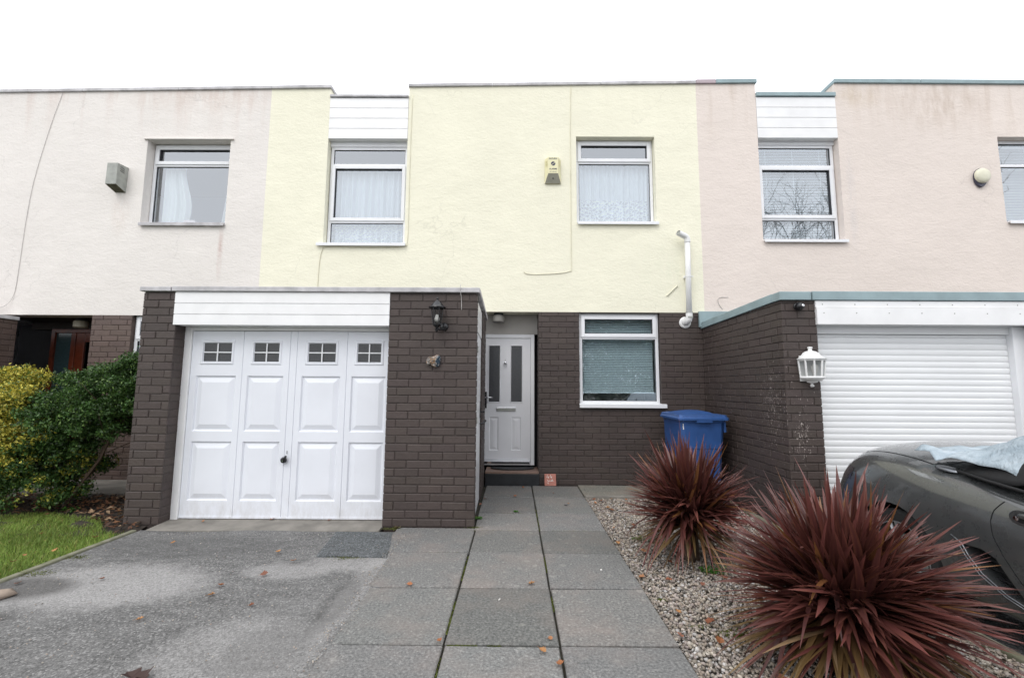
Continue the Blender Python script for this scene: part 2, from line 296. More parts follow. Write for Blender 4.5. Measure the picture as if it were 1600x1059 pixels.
# ---------------------------------------------------------------- mesh helpers
class MB:
    def __init__(s): s.v=[]; s.f=[]; s.c=[]; s.uv=None
    def add(s,vs,fs,c=(1,1,1)):
        n=len(s.v); s.v+=[tuple(p) for p in vs]; s.f+=[tuple(i+n for i in f) for f in fs]; s.c+=[c]*len(vs); return n
    def box(s,x0,x1,y0,y1,z0,z1,c=(1,1,1)):
        s.add([(x0,y0,z0),(x1,y0,z0),(x1,y1,z0),(x0,y1,z0),(x0,y0,z1),(x1,y0,z1),(x1,y1,z1),(x0,y1,z1)],
              [(0,3,2,1),(4,5,6,7),(0,1,5,4),(1,2,6,5),(2,3,7,6),(3,0,4,7)],c); return s
    def prism(s,poly,axis,a,b):
        """extrude 2-D poly along axis from a to b"""
        n=len(poly)
        def P(p,t):
            return {'x':(t,p[0],p[1]),'y':(p[0],t,p[1]),'z':(p[0],p[1],t)}[axis]
        s.add([P(p,a) for p in poly]+[P(p,b) for p in poly],[tuple(range(n))[::-1],tuple(range(n,2*n))]+[(i,(i+1)%n,n+(i+1)%n,n+i) for i in range(n)]); return s
    def tube(s,pts,r,n=10,cap=True):
        pts=[Vector(p) for p in pts]; rs=r if isinstance(r,(list,tuple)) else [r]*len(pts); rings=[]
        prev=None
        for i,p in enumerate(pts):
            d=(pts[min(i+1,len(pts)-1)]-pts[max(i-1,0)]).normalized()
            if prev is None:
                u=d.cross(Vector((0,0,1)));
                if u.length<.05: u=d.cross(Vector((1,0,0)))
                u.normalize()
            else:
                u=prev-d*prev.dot(d)
                if u.length<1e-4: u=d.orthogonal()
                u.normalize()
            prev=u; w=d.cross(u)
            rings.append([p+(u*math.cos(2*PI*k/n)+w*math.sin(2*PI*k/n))*rs[i] for k in range(n)])
        vs=[q for rg in rings for q in rg]; fs=[(i*n+k,i*n+(k+1)%n,(i+1)*n+(k+1)%n,(i+1)*n+k) for i in range(len(pts)-1) for k in range(n)]
        if cap: fs+=[tuple(range(n))[::-1],tuple((len(pts)-1)*n+k for k in range(n))]
        s.add(vs,fs); return s
    def lathe(s,prof,c=(0,0,0),n=16,a0=0,a1=2*PI,axis='z'):
        full=abs(a1-a0-2*PI)<1e-6; m=n if full else n+1; vs=[]
        for r,h in prof:
            for k in range(m):
                a=a0+(a1-a0)*k/n
                p=(r*math.cos(a),r*math.sin(a),h) if axis=='z' else ((h,r*math.cos(a),r*math.sin(a)) if axis=='x' else (r*math.cos(a),h,r*math.sin(a)))
                vs.append((c[0]+p[0],c[1]+p[1],c[2]+p[2]))
        fs=[(i*m+k,i*m+(k+1)%m,(i+1)*m+(k+1)%m,(i+1)*m+k) for i in range(len(prof)-1) for k in range(n)]
        s.add(vs,fs); return s
    def build(s,name,m,parent=None,smooth=False,bevel=0,seg=2,auto=None):
        me=bpy.data.meshes.new(name); me.from_pydata(s.v,[],s.f)
        if any(c!=(1,1,1) for c in s.c) or m.name.startswith(('painted_brick','brown_brick','concrete_slabs')):
            at=me.color_attributes.new('Col','FLOAT_COLOR','POINT')
            at.data.foreach_set('color',np.array([(*c,1) for c in s.c],dtype=np.float32).ravel())
        if s.uv is not None:
            uv=me.uv_layers.new(name='UVMap'); idx=np.empty(len(me.loops),dtype=np.int32); me.loops.foreach_get('vertex_index',idx)
            uv.data.foreach_set('uv',np.array(s.uv,dtype=np.float32)[idx].ravel())
        bm=bmesh.new(); bm.from_mesh(me); bmesh.ops.recalc_face_normals(bm,faces=bm.faces); bm.to_mesh(me); bm.free()
        me.materials.append(m); o=bpy.data.objects.new(name,me); COL.objects.link(o)
        if parent is not None: o.parent=parent
        if smooth or auto:
            me.polygons.foreach_set('use_smooth',[True]*len(me.polygons))
            if auto: me.set_sharp_from_angle(angle=R(auto))
        if bevel:
            b=o.modifiers.new('bevel','BEVEL'); b.width=bevel; b.segments=seg; b.limit_method='ANGLE'; b.angle_limit=R(40)
            if seg>1: b.harden_normals=False
        return o
def np_mesh(name,V,F,C,m,parent=None,smooth=False):
    """V (n,3), F (k,3|4) same-size faces, C (n,3) colours"""
    V=np.asarray(V,dtype=np.float32); F=np.asarray(F,dtype=np.int32); k=F.shape[1]
    me=bpy.data.meshes.new(name); me.vertices.add(len(V)); me.vertices.foreach_set('co',V.ravel())
    me.loops.add(F.size); me.loops.foreach_set('vertex_index',F.ravel())
    me.polygons.add(len(F)); me.polygons.foreach_set('loop_start',np.arange(0,F.size,k,dtype=np.int32))
    if smooth: me.polygons.foreach_set('use_smooth',np.ones(len(F),dtype=bool))
    me.update(calc_edges=True)
    at=me.color_attributes.new('Col','FLOAT_COLOR','POINT')
    at.data.foreach_set('color',np.concatenate([C,np.ones((len(C),1))],1).astype(np.float32).ravel())
    me.materials.append(m); o=bpy.data.objects.new(name,me); COL.objects.link(o)
    if parent is not None: o.parent=parent
    return o
def tag(o,label=None,cat=None,group=None,kind=None):
    for k,v in (('label',label),('category',cat),('group',group),('kind',kind)):
        if v: o[k]=v
    return o
def thing(name,label,cat,loc=(0,0,0),group=None):
    o=bpy.data.objects.new(name,None); COL.objects.link(o); o.location=loc; o.empty_display_size=.1
    return tag(o,label,cat,group)
def reorigin(root):
    """children were built in world space: keep them there under a moved empty"""
    for c in root.children: c.matrix_parent_inverse=Matrix.Translation(-root.location)
def struct(o): o['kind']='structure'; return o

# ---------------------------------------------------------------- bricks
BL,BH,J=.225,.075,.0078
def bricks(mb,O,U,length,z0,z1,holes=(),off=0.0,p=.007,ext0=0,ext1=0,rough=1.0):
    """stretcher bond bricks standing proud of a vertical plane through O along U (unit), normal to its right"""
    O=Vector(O); U=Vector(U).normalized(); Nn=Vector((U.y,-U.x,0))
    rows=int(math.ceil((z1-z0)/BH))
    for r in range(rows):
        za=z0+r*BH+J/2; zb=min(z0+(r+1)*BH-J/2,z1)
        if zb-za<.02: continue
        o=off+(BL/2 if r%2 else 0); u=-BL+((o)%BL)
        while u<length+ext1:
            a=max(u+J/2,-ext0); b=min(u+BL-J/2,length+ext1); u+=BL
            if b-a<.03: continue
            segs=[(a,b)]
            for (h0,h1,hz0,hz1) in holes:
                if zb<=hz0+.01 or za>=hz1-.01: continue
                ns=[]
                for (s0,s1) in segs:
                    if s1<=h0 or s0>=h1: ns.append((s0,s1)); continue
                    if s0<h0: ns.append((s0,h0))
                    if s1>h1: ns.append((h1,s1))
                segs=ns
            for (s0,s1) in segs:
                if s1-s0<.02: continue
                j=lambda k: random.uniform(-k,k)*rough
                pp=p+j(.0018); ch=.003+random.random()*.003
                a0,a1,c0,c1=s0+j(.003),s1+j(.003),za+j(.0024),zb+j(.0024)
                if s0==-ext0: a0=s0
                if s1==length+ext1: a1=s1
                g=1+random.uniform(-.09,.09)*rough; col=(g,g*random.uniform(.98,1.02),g*random.uniform(.98,1.02))
                vs=[]
                for (d,i) in ((-.004,0),(pp*.55,0),(pp,ch)):
                    for (uu,zz) in ((a0+i,c0+i),(a1-i,c0+i),(a1-i,c1-i),(a0+i,c1-i)):
                        q=O+U*uu+Nn*d; vs.append((q.x,q.y,zz))
                fs=[(8,9,10,11)]
                for L in (0,4):
                    for k in range(4): fs.append((L+k,L+(k+1)%4,L+4+(k+1)%4,L+4+k))
                mb.add(vs,fs,col)
JC=(.80,.80,.80)

# ---------------------------------------------------------------- windows
def bars(mb,x0,x1,z0,z1,y0,y1,w,wb=None):
    wb=wb or w
    mb.box(x0,x0+w,y0,y1,z0,z1); mb.box(x1-w,x1,y0,y1,z0,z1)
    mb.box(x0+w,x1-w,y0,y1,z0,z0+wb); mb.box(x0+w,x1-w,y0,y1,z1-w,z1)
def net(name,x0,x1,z0,z1,y,m,parent,folds=14,amp=.02,nx=160,taper=None,seed=0):
    mb=MB(); rnd=random.Random(seed); ph=[rnd.uniform(0,6.3) for _ in range(4)]; nz=8; uv=[]
    for k in range(nz+1):
        t=k/nz
        for i in range(nx+1):
            s=i/nx; a0,a1=(x0,x1) if taper is None else taper(t)
            w=math.sin(s*folds*2*PI+ph[0]+1.3*math.sin(s*9+ph[1]))*.6+math.sin(s*folds*3.7+ph[2])*.3
            mb.v.append((a0+(a1-a0)*s,y+w*amp*(1.1-.3*t),z0+(z1-z0)*t)); mb.c.append((1,1,1)); uv.append((s,t))
    for k in range(nz):
        for i in range(nx):
            a=k*(nx+1)+i; mb.f.append((a,a+1,a+nx+2,a+nx+1))
    mb.uv=uv
    return mb.build(name,m,parent,smooth=True)
def blind(x0,x1,z0,z1,y,m,parent,pitch=.024,ang=28,gap_bottom=None):
    mb=MB(); n=int((z1-z0)/pitch); w=.0125
    for k in range(n):
        z=z0+pitch*(k+.5); a=R(ang+random.uniform(-1.5,1.5)); dy=w*math.cos(a); dz=w*math.sin(a); t=.0006
        mb.add([(x0,y-dy,z-dz),(x1,y-dy,z-dz+random.uniform(-.0015,.0015)),(x1,y,z+.0018),(x0,y,z+.0018),(x0,y+dy,z+dz),(x1,y+dy,z+dz)],[(0,1,2,3),(3,2,5,4)])
    mb.box(x0,x1,y-.012,y+.012,z1,z1+.03); mb.box(x0,x1,y-.012,y+.012,z0-.014,z0)
    for f in (.12,.5,.88):
        xx=x0+(x1-x0)*f; mb.box(xx-.0012,xx+.0012,y-.0165,y-.0145,z0,z1)
    return mb.build('blind',m,parent)
def window(parent,x0,x1,z0,z1,yf,lights,label=None):
    """yf: y of the frame's outer face. lights: (z0,z1,opening?) bottom to top, glass zones incl. their frame shares"""
    mb=MB(); fw=.042; d=.065
    bars(mb,x0,x1,z0,z1,yf,yf+d,fw)
    for (a,b,op) in lights[:-1]: mb.box(x0+fw,x1-fw,yf-.0015,yf+d-.002,b-.02,b+.02)
    w=mb.build('window',M['upvc'],parent,bevel=.004)
    if label: w['label']=label
    gk=MB()
    for k,(a,b,op) in enumerate(lights):
        lo=z0+fw if k==0 else a+.02; hi=z1-fw if k==len(lights)-1 else b-.02
        gx0,gx1=x0+fw,x1-fw
        if op:
            s=MB(); bars(s,gx0-.014,gx1+.014,lo-.012,hi+.012,yf-.018,yf+.03,.05)
            s.build('sash',M['upvc'],w,bevel=.005)
            gx0+=.036; gx1-=.036; lo+=.038; hi-=.038
        bars(gk,gx0-.001,gx1+.001,lo-.001,hi+.001,yf+(-.004 if op else .012),yf+.035,.006)
        MB().box(gx0,gx1,yf+.022,yf+.028,lo,hi).build('pane',M['glass'],w)
    gk.build('gasket',M['gasket'],w)
    return w
def sill(parent,x0,x1,y0,y1,z,m,h=.022,drop=.02):
    mb=MB(); mb.prism([(y0,z-h-drop),(y0+.012,z-h-drop),(y0+.014,z-h),(y1,z-h+.012),(y1,z+.012),(y0,z)],'x',x0,x1)
    return mb.build('sill',m,parent,bevel=.002,seg=1)
def cladding(parent,x0,x1,z0,z1,y,rows,name='cladding',m=None,d=.02,under=.1):
    """horizontal shiplap boards, each with a soft groove under it, and a returned underside"""
    h=(z1-z0)/rows; prof=[]
    for k in range(rows):
        za=z0+k*h; zb=za+h; prof+=[(y,za),(y,zb-.010),(y+.009,zb-.008),(y+.009,zb-.0015)]
    poly=prof+[(y+d,z1),(y+d+under,z1),(y+d+under,z0)]
    return MB().prism(poly,'x',x0,x1).build(name,m or M['upvc2'],parent)

# ---------------------------------------------------------------- slab with openings
def wall_slab(mb,x0,x1,z0,top,y,th,holes):
    xs=sorted({x0,x1}|{v for h in holes for v in h[:2] if x0<v<x1}); zs=sorted({z0}|{v for h in holes for v in (h[2:4] if len(h)==4 else h[2:3])})
    def hole(a,b,c,d): return any(h[0]-1e-6<=a and b<=h[1]+1e-6 and h[2]-1e-6<=c and d<=h[3]+1e-6 for h in holes)
    topv=99
    zz=zs+[topv]
    for i in range(len(xs)-1):
        a,b=xs[i],xs[i+1]
        for k in range(len(zz)-1):
            c,d=zz[k],zz[k+1]
            ta,tb=(top(a),top(b)) if d==topv else (d,d)
            if hole(a,b,c,d if d!=topv else c+.001): continue
            for (yy) in (y,y+th): mb.add([(a,yy,c),(b,yy,c),(b,yy,tb),(a,yy,ta)],[(0,1,2,3)])
    for h in holes:
        a,b,c,d=h[:4]
        if len(h)>4: continue
        mb.add([(a,y,c),(b,y,c),(b,y+th,c),(a,y+th,c),(a,y,d),(b,y,d),(b,y+th,d),(a,y+th,d)],[(0,1,2,3),(4,7,6,5),(0,3,7,4),(1,5,6,2)])
    mb.add([(x0,y,z0),(x1,y,z0),(x1,y+th,z0),(x0,y+th,z0)],[(0,1,2,3)])
def fused(o):
    bm=bmesh.new(); bm.from_mesh(o.data); bmesh.ops.remove_doubles(bm,verts=bm.verts,dist=.0003); bmesh.ops.recalc_face_normals(bm,faces=bm.faces); bm.to_mesh(o.data); bm.free()

YW=6.10; YG=4.27
def roof_top(x):
    pts=[(-10,5.47),(-6.5,5.528),(-2.70,5.592),(-1.57,5.613),(3.46,5.685),(4.58,5.69),(7.3,5.675),(9,5.66)]
    for (a,za),(b,zb) in zip(pts,pts[1:]):
        if a<=x<=b: return za+(zb-za)*(x-a)/(b-a)
    return 5.6

def emboss(mb,x0,x1,z0,z1,y,depth=.016,b1=.012,flat=.008,b2=.045):
    """pressed rectangular panel: step in, narrow flat, long bevel back out to a raised field"""
    loops=[(0,0),(b1,depth),(b1+flat,depth),(b1+flat+b2,.002)]
    vs=[]
    for (i,d) in loops:
        for (xx,zz) in ((x0+i,z0+i),(x1-i,z0+i),(x1-i,z1-i),(x0+i,z1-i)): vs.append((xx,y+d,zz))
    fs=[(L*4+k,L*4+(k+1)%4,L*4+4+(k+1)%4,L*4+4+k) for L in range(3) for k in range(4)]+[(12,13,14,15)]
    mb.add(vs,fs)
def sheet_with_holes(mb,x0,x1,z0,z1,y,rects):
    xs=sorted({x0,x1}|{v for r in rects for v in r[:2]}); zs=sorted({z0,z1}|{v for r in rects for v in r[2:4]})
    for i in range(len(xs)-1):
        for k in range(len(zs)-1):
            a,b,c,d=xs[i],xs[i+1],zs[k],zs[k+1]; mx,mz=(a+b)/2,(c+d)/2
            if any(r[0]<mx<r[1] and r[2]<mz<r[3] for r in rects): continue
            mb.add([(a,y,c),(b,y,c),(b,y,d),(a,y,d)],[(0,1,2,3)])

def panelled_garage_door(H,x0,x1,z0,z1,y):
    mb=MB(); W=x1-x0; T=z1-z0; cols=[(.0,.2576),(.2576,.492),(.527,.778),(.778,1.0)]; rects=[]; lights=[]
    for (a,b) in cols:
        ca,cb=x0+W*a,x0+W*b; w=cb-ca; 
        for (f0,f1) in ((.246,.546),(.60,.91)):
            r=(ca+w*.115,cb-w*.115,z1-T*f1,z1-T*f0); rects.append(r)
        lights.append((ca+w*.17,cb-w*.17,z1-T*.186,z1-T*.05))
    for r in rects: emboss(mb,*r,y)
    for l in lights:
        i=.018; vs=[]
        for (k,d) in ((0,0),(.010,-.008),(.024,-.008),(.032,.006)):
            for (xx,zz) in ((l[0]+k,l[2]+k),(l[1]-k,l[2]+k),(l[1]-k,l[3]-k),(l[0]+k,l[3]-k)): vs.append((xx,y+d,zz))
        mb.add(vs,[(L*4+k,L*4+(k+1)%4,L*4+4+(k+1)%4,L*4+4+k) for L in range(3) for k in range(4)])
    # vertical pressed joints
    grooves=[x0+W*f for f in (.2576,.492,.527,.778)]; gr=[]
    for g in grooves:
        gr.append((g-.003,g+.003,z0,z1)); mb.add([(g-.003,y,z0),(g,y+.007,z0),(g+.003,y,z0),(g-.003,y,z1),(g,y+.007,z1),(g+.003,y,z1)],[(0,1,4,3),(1,2,5,4)])
    sheet_with_holes(mb,x0,x1,z0,z1,y,rects+lights+gr)
    mb.add([(x0,y,z0),(x1,y,z0),(x1,y+.03,z0),(x0,y+.03,z0)],[(0,1,2,3)])
    mb.box(x0,x1,y-.006,y+.001,z0-.0,z0+.018)
    d=mb.build('garage_door',M['garage'],H); d['label']='white panelled garage door'
    for l in lights:
        a,b,c,e=l[0]+.031,l[1]-.031,l[2]+.031,l[3]-.031
        MB().box(a,b,y+.008,y+.011,c,e).build('light_pane',M['frost2'],d)
        mu=MB(); mu.box((a+b)/2-.006,(a+b)/2+.006,y-.004,y+.006,c,e); mu.box(a,b,y-.0035,y+.0065,(c+e)/2-.006,(c+e)/2+.006); mu.build('glazing_bar',M['upvc'],d,bevel=.002,seg=1)
    hx=x0+W*.497; hz=z0+T*.306
    h=MB(); h.lathe([(0,-.045),(.02,-.044),(.028,-.034),(.030,-.02),(.022,-.012),(.012,-.008),(.012,0)],(hx,y,hz),18,axis='y')
    h.tube([(hx+.004,y-.036,hz),(hx+.02,y-.035,hz+.028),(hx+.024,y-.034,hz+.042)],[.016,.012,.009],10)
    h.build('handle',M['blackgloss'],d,smooth=True)
    MB().lathe([(0,-.047),(.006,-.047),(.006,-.04)],(hx-.002,y,hz-.006),10,axis='y').build('lock_barrel',M['chrome'],d)
    MB().tube([(hx+.018,y-.004,hz+.055),(hx+.018,y-.004,hz+.085)],.0025,6).build('screw_mark',M['blackmatt'],d)
    return d
M['frost2']=simple('dark_obscure_glass',(.05,.052,.055),.18,0,.5,130,.5,200)

def roller_shutter(H,x0,x1,z0,z1,y):
    p=.0585; n=int((z1-z0)/p); poly=[]
    z=z0
    for k in range(n+1):
        zt=min(z+p,z1)
        if zt-z<.01: break
        for t,d in ((0,.006),(.06,.001),(.2,-.0015),(.5,-.0035),(.8,-.002),(.93,.0005),(.97,.0055)): poly.append((y+d,z+(zt-z)*t))
        z=zt
    poly+=[(y+.01,z1),(y+.03,z1),(y+.03,z0)]
    d=MB().prism(poly,'x',x0,x1).build('garage_door',M['shutter'],H,auto=28); d['label']='white roller shutter garage door'
    MB().box(x0,x1,y-.014,y+.02,z0-.05,z0).build('bottom_rail',M['upvc'],d,bevel=.003)
    return d

def composite_door(H,ox,dz):
    """front door in its recess, world coordinates"""
    y=6.40; x0,x1=ox-.545,ox+.285; z0,z1=.20+dz,2.036+dz
    f=MB(); bars(f,x0,x1,z0,z1,y,y+.07,.055,.03); fr=f.build('door_frame',M['upvc'],H,bevel=.004)
    lx0,lx1,lz0,lz1=x0+.058,x1-.058,z0+.033,z1-.058; mb=MB(); cx=(lx0+lx1)/2; yy=y+.012
    gl=[(ox-.365,ox-.208,1.072+dz,1.872+dz),(ox-.048,ox+.109,1.072+dz,1.872+dz)]
    pn=[(ox-.352,ox-.222,.40+dz,.86+dz),(ox-.038,ox+.096,.40+dz,.86+dz)]
    for r in pn: emboss(mb,*r,yy,.010,.010,.006,.035)
    for (a,b,c,d) in gl:
        vs=[]
        for (i,dd) in ((-.014,0),(-.006,-.007),(0,-.006),(.003,.008)):
            for (xx,zz) in ((a+i,c+i),(b-i,c+i),(b-i,d-i),(a+i,d-i)): vs.append((xx,yy+dd,zz))
        mb.add(vs,[(L*4+k,L*4+(k+1)%4,L*4+4+(k+1)%4,L*4+4+k) for L in range(3) for k in range(4)])
    sheet_with_holes(mb,lx0,lx1,lz0,lz1,yy,pn+[(a-.014,b+.014,c-.014,d+.014) for a,b,c,d in gl])
    d=mb.build('front_door',M['doorgrey'],H); d['label']='white panelled front door with two tall dark panes'
    for (a,b,c,e) in gl: MB().box(a,b,yy+.008,yy+.012,c,e).build('pane',M['frost'],d)
    lb=MB(); lb.box(ox-.25,ox+.022,yy-.012,yy,.945+dz,.992+dz); lb.box(ox-.235,ox+.008,yy-.017,yy-.012,.951+dz,.979+dz); lb.build('letterbox',M['vent'],d,bevel=.003)
    MB().box(ox-.25,ox+.022,yy-.018,yy-.002,.982+dz,.999+dz).build('letterbox_flap',M['chrome'],d,bevel=.003)
    k=MB(); k.lathe([(0,-.030),(.014,-.028),(.022,-.018),(.024,-.006),(.024,0)],(cx,yy,1.625+dz),14,axis='y')
    k.tube([(cx+.021*math.sin(a),yy-.022,1.60+dz-.030*math.cos(a)) for a in np.linspace(-2.4,2.4,14)],.0055,8)
    k.lathe([(0,-.014),(.006,-.010),(.007,0)],(cx,yy,1.672+dz),8,axis='y'); k.build('knocker',M['chrome'],d,smooth=True)
    hx=ox-.405; h=MB(); h.box(hx-.016,hx+.016,yy-.008,yy,.985+dz,1.215+dz); h.build('handle_plate',M['blackgloss'],d,bevel=.003)
    h=MB(); h.tube([(hx,yy-.008,1.135+dz),(hx,yy-.045,1.135+dz),(hx+.02,yy-.052,1.135+dz),(hx+.105,yy-.050,1.137+dz)],[.009,.009,.010,.008],10); h.build('handle',M['chrome'],d,smooth=True)
    MB().prism([(y-.03,lz0-.005),(y-.034,lz0+.02),(yy-.001,lz0+.05),(yy-.001,lz0-.005)],'x',lx0+.01,lx1-.01).build('weather_bar',M['chrome'],d)
    return d

def timber_door(H,ox,dz):
    y=6.90; x0,x1=ox-.68,ox+.12; z0,z1=.20+dz,2.2+dz
    f=MB(); bars(f,x0-.37,x1,z0,z1,y,y+.09,.06,.04); f.box(x0-.05,x0+.02,y-.002,y+.088,z0+.04,z1-.06); f.build('door_frame',M['timber'],H,bevel=.004)
    MB().box(x0-.31,x0-.05,y+.03,y+.036,z0+.04,z1-.06).build('side_light',M['tealglass'],H)
    d=MB(); a,b=x0+.022,x1-.062; d.box(a,a+.13,y+.01,y+.055,z0+.04,z1-.062); d.box(b-.13,b,y+.01,y+.055,z0+.04,z1-.062)
    for zz in (z0+.041,z0+.62,z1-.20): d.box(a+.13,b-.13,y+.011,y+.054,zz,zz+.14)
    d.box(a+.13,b-.13,y+.03,y+.04,z0+.18,z0+.62)
    dd=d.build('front_door',M['timber'],H,bevel=.004); dd['label']='red brown timber front door'
    MB().box(a+.13,b-.13,y+.03,y+.036,z0+.76,z1-.20).build('pane',M['glassdk'],dd)
    MB().tube([(a+.07,y+.01,1.1),(a+.07,y-.04,1.1),(a+.16,y-.042,1.1)],.009,8).build('handle',M['chrome'],dd,smooth=True)
    return dd
M['tealglass']=simple('obscure_side_light',(.05,.085,.095),.15,0,.2,30)

M['porchdark']=simple('dark_brown_soffit',(.05,.04,.035),.7)  # even dark brown for the timber-door porch ceiling and the panel over its door
def house(ox,name_mat,brick_m,dz,label,loc,cop,cop_over=None,cfg=None):
    H=thing('terraced_house',label,'house',loc)
    xa,xb=ox-3.56,ox+2.612; rb=cfg['rb']
    # first-floor openings
    w3=(ox+.868,ox+1.99,3.585+cfg['d3'],4.865+cfg['d3']); 
    if cfg.get('w3'): w3=cfg['w3']
    iw=(ox-2.70+cfg['ix'],ox-1.555+cfg['ix'],cfg['iz0'],cfg['iz1']); ct=cfg['ct']
    mb=MB(); 
    topf=roof_top
    wall_slab(mb,xa,xb,rb,topf,YW,.24,[w3,(iw[0],iw[1],iw[2],98.9,'open')])
    # fix the notch: top pieces over the infill are left open; reveals of the notch
    for xx in iw[:2]: mb.add([(xx,YW,iw[2]),(xx,YW+.24,iw[2]),(xx,YW+.24,topf(xx)),(xx,YW,topf(xx))],[(0,1,2,3)])
    mb.add([(iw[0],YW,iw[2]),(iw[1],YW,iw[2]),(iw[1],YW+.24,iw[2]),(iw[0],YW+.24,iw[2])],[(0,1,2,3)])
    o=mb.build('render_wall',M[name_mat],H); fused(o)
    # body behind: roof slab, back wall, party walls, floor, room faces
    rf=MB(); zt=5.33+dz
    rf.box(xa+.01,xb-.01,YW+.26,YW+7,zt-.2,zt); rf.build('roof',M['felt'],H)
    bk=MB(); bk.box(xa+.01,xb-.01,YW+7,YW+7.2,0,zt-.005); 
    for xx in ((xa+.005,xa+.1),(xb-.1,xb-.005)): bk.box(xx[0],xx[1],YW+.25,YW+7,0,zt-.21)
    bk.box(xa+.1,xb-.1,YW+.25,YW+7,2.34+dz,2.5+dz); bk.box(xa+.1,xb-.1,YW+2.6,YW+2.7,.1,zt-.21)
    bk.build('inner_walls',M['room'],H)
    # parapets either side of the notch, copings
    th=.045 if cop!='copingblue' else .06
    pr=MB(); 
    for (a,b) in ((xa,iw[0]),(iw[1],xb)):
        za,zb=topf(a),topf(b)
        pr.add([(a,YW+.24,zt),(b,YW+.24,zt),(b,YW+.24,zb-.001),(a,YW+.24,za-.001)],[(0,1,2,3)])
    for (a,b) in ((iw[0]-.24,iw[0]),(iw[1],iw[1]+.24)): pr.box(a+.001,b-.001,YW+.245,YW+3,zt,min(topf(a),topf(b))-.002)
    pr.build('parapet',M[name_mat],H)
    def coping(a,b,m,zf=topf,y0=YW-.025,y1=YW+.27,h=th,nm='coping'):
        c=MB(); za,zb=zf(a),zf(b)
        c.add([(a,y0,za),(b,y0,zb),(b,y1,zb),(a,y1,za),(a,y0,za+h),(b,y0,zb+h),(b,y1,zb+h),(a,y1,za+h)],[(0,3,2,1),(4,5,6,7),(0,1,5,4),(1,2,6,5),(2,3,7,6),(3,0,4,7)])
        return c.build(nm,m,H,bevel=.004,seg=1)
    for (a,b) in ((xa,iw[0]+.02),(iw[1]-.01,xb)):
        cuts=[a]+[a+(b-a)*k/3+random.uniform(-.2,.2) for k in (1,2)]+[b]
        if b-a<1.2: cuts=[a,b] if not cop_over else [a,cop_over[0],b]
        for q,(c0,c1) in enumerate(zip(cuts,cuts[1:])):
            mm=M[cop]
            if cop_over and c0<cop_over[0]-.01: mm=M[cop_over[1]]
            lip=random.uniform(0,.004); coping(c0+.002,c1-.002,mm,y0=YW-.025-lip)
    for (a,b,s) in ((iw[0]-.26,iw[0]+.03,0),(iw[1]-.03,iw[1]+.26,1)):
        zz=min(topf(a),topf(b)); MB().box(a,b,YW+.275,YW+3,zz,zz+th*.95).build('coping',M[cop],H,bevel=.004,seg=1)
    # infill cladding and its capping
    cladding(H,iw[0]+.003,iw[1]-.003,cfg['cz0'],ct,YW-.005,4,under=.07)
    c2=MB(); c2.box(iw[0]+.002,iw[1]-.002,YW-.03,YW+.24,ct+.001,ct+(.035 if cop!='copingblue' else .06)); c2.build('coping',M[cop],H,bevel=.004,seg=1)
    MB().box(iw[0]+.002,iw[1]-.002,YW+.09,YW+.235,iw[3]-.0,ct-.003).build('lintel',M['upvc'],H)
    # windows
    ya=YW+.105
    z0,z1=iw[2]+.012,iw[3]
    Wd=window(H,iw[0]+.01,iw[1]-.01,z0,z1,ya,cfg['il'])
    sill(Wd,iw[0]-.005 if cfg.get('sl') is None else cfg['sl'],iw[1]-.0 if cfg.get('sr') is None else cfg['sr'],YW-.045,ya+.02,iw[2]+.008,M['upvc'])
    yy=ya+.05
    if cfg['kind']=='net':
        m1=cfg['il'][0][1]
        net('curtain',iw[0]+.03,iw[1]-.03,m1-.02,cfg['il'][1][1]+.0,yy+.045,M['net'],Wd,13,.03,seed=1)
        net('curtain',iw[0]+.03,iw[1]-.03,z0+.02,m1+.01,yy+.04,M['lacelow'],Wd,13,.025,seed=2)
    else:
        blind(iw[0]+.055,iw[1]-.055,z0+.05,z1-.05,yy+.02,M['blindw'],Wd,ang=40)
    y3=YW+(.105 if cfg.get('deep') is None else cfg['deep'])
    W3=window(H,w3[0]+.006,w3[1]-.006,w3[2]+.012,w3[3]-.005,y3,cfg['l3'])
    sill(W3,w3[0]+.01 if cfg.get('s3l') is None else cfg['s3l'],w3[1]+.022 if cfg.get('s3r') is None else cfg['s3r'],YW-.045,y3+.02,w3[2]+.008,M[cfg.get('s3m','upvc')],h=.026 if cfg.get('s3m') else .022)
    if cfg['kind3']=='lace':
        net('curtain',w3[0]+.04,w3[1]-.04,w3[2]+.03,cfg['l3'][0][1],y3+.10,M['lace'],W3,15,.028,seed=3)
    elif cfg['kind3']=='drape':
        X0,X1=w3[0],w3[1]; 
        net('curtain',0,0,w3[2]+.03,w3[3]-.28,y3+.115,M['drape'],W3,5,.035,taper=lambda t:(X0+.10,X0+.45+.06*math.sin(t*5)),seed=4)
        net('curtain',0,0,w3[2]+.03,w3[3]-.28,y3+.115,M['drape'],W3,3,.03,taper=lambda t:(X1-.22+.10*t,X1-.04),seed=5)
        b=MB(); b.box(X0+.42,X0+.60,y3+.10,y3+.2,w3[2]+.03,w3[2]+.15); b.build('sill_box',M['sillbox'],W3,bevel=.01)
    else: blind(w3[0]+.05,w3[1]-.05,w3[2]+.06,w3[3]-.06,y3+.12,M['blindw'],W3,ang=35)
    if cfg.get('lintel'): MB().prism([(YW-.03,w3[3]-.004),(YW+.0,w3[3]-.004),(YW+.0,w3[3]+.018),(YW-.03,w3[3]+.006)],'x',w3[0]-.04,w3[1]+.05).build('drip_strip',M[name_mat],H)
    # ---- ground floor: brick wall with door recess and window
    gx0,gx1=ox+.885,ox+1.99; gz0,gz1=1.06+dz,2.302+dz
    b=MB(); xl=ox-.39+(cfg.get('gdx',0)*2.6); dr=ox+.333; base=0.0
    wt=rb+.0
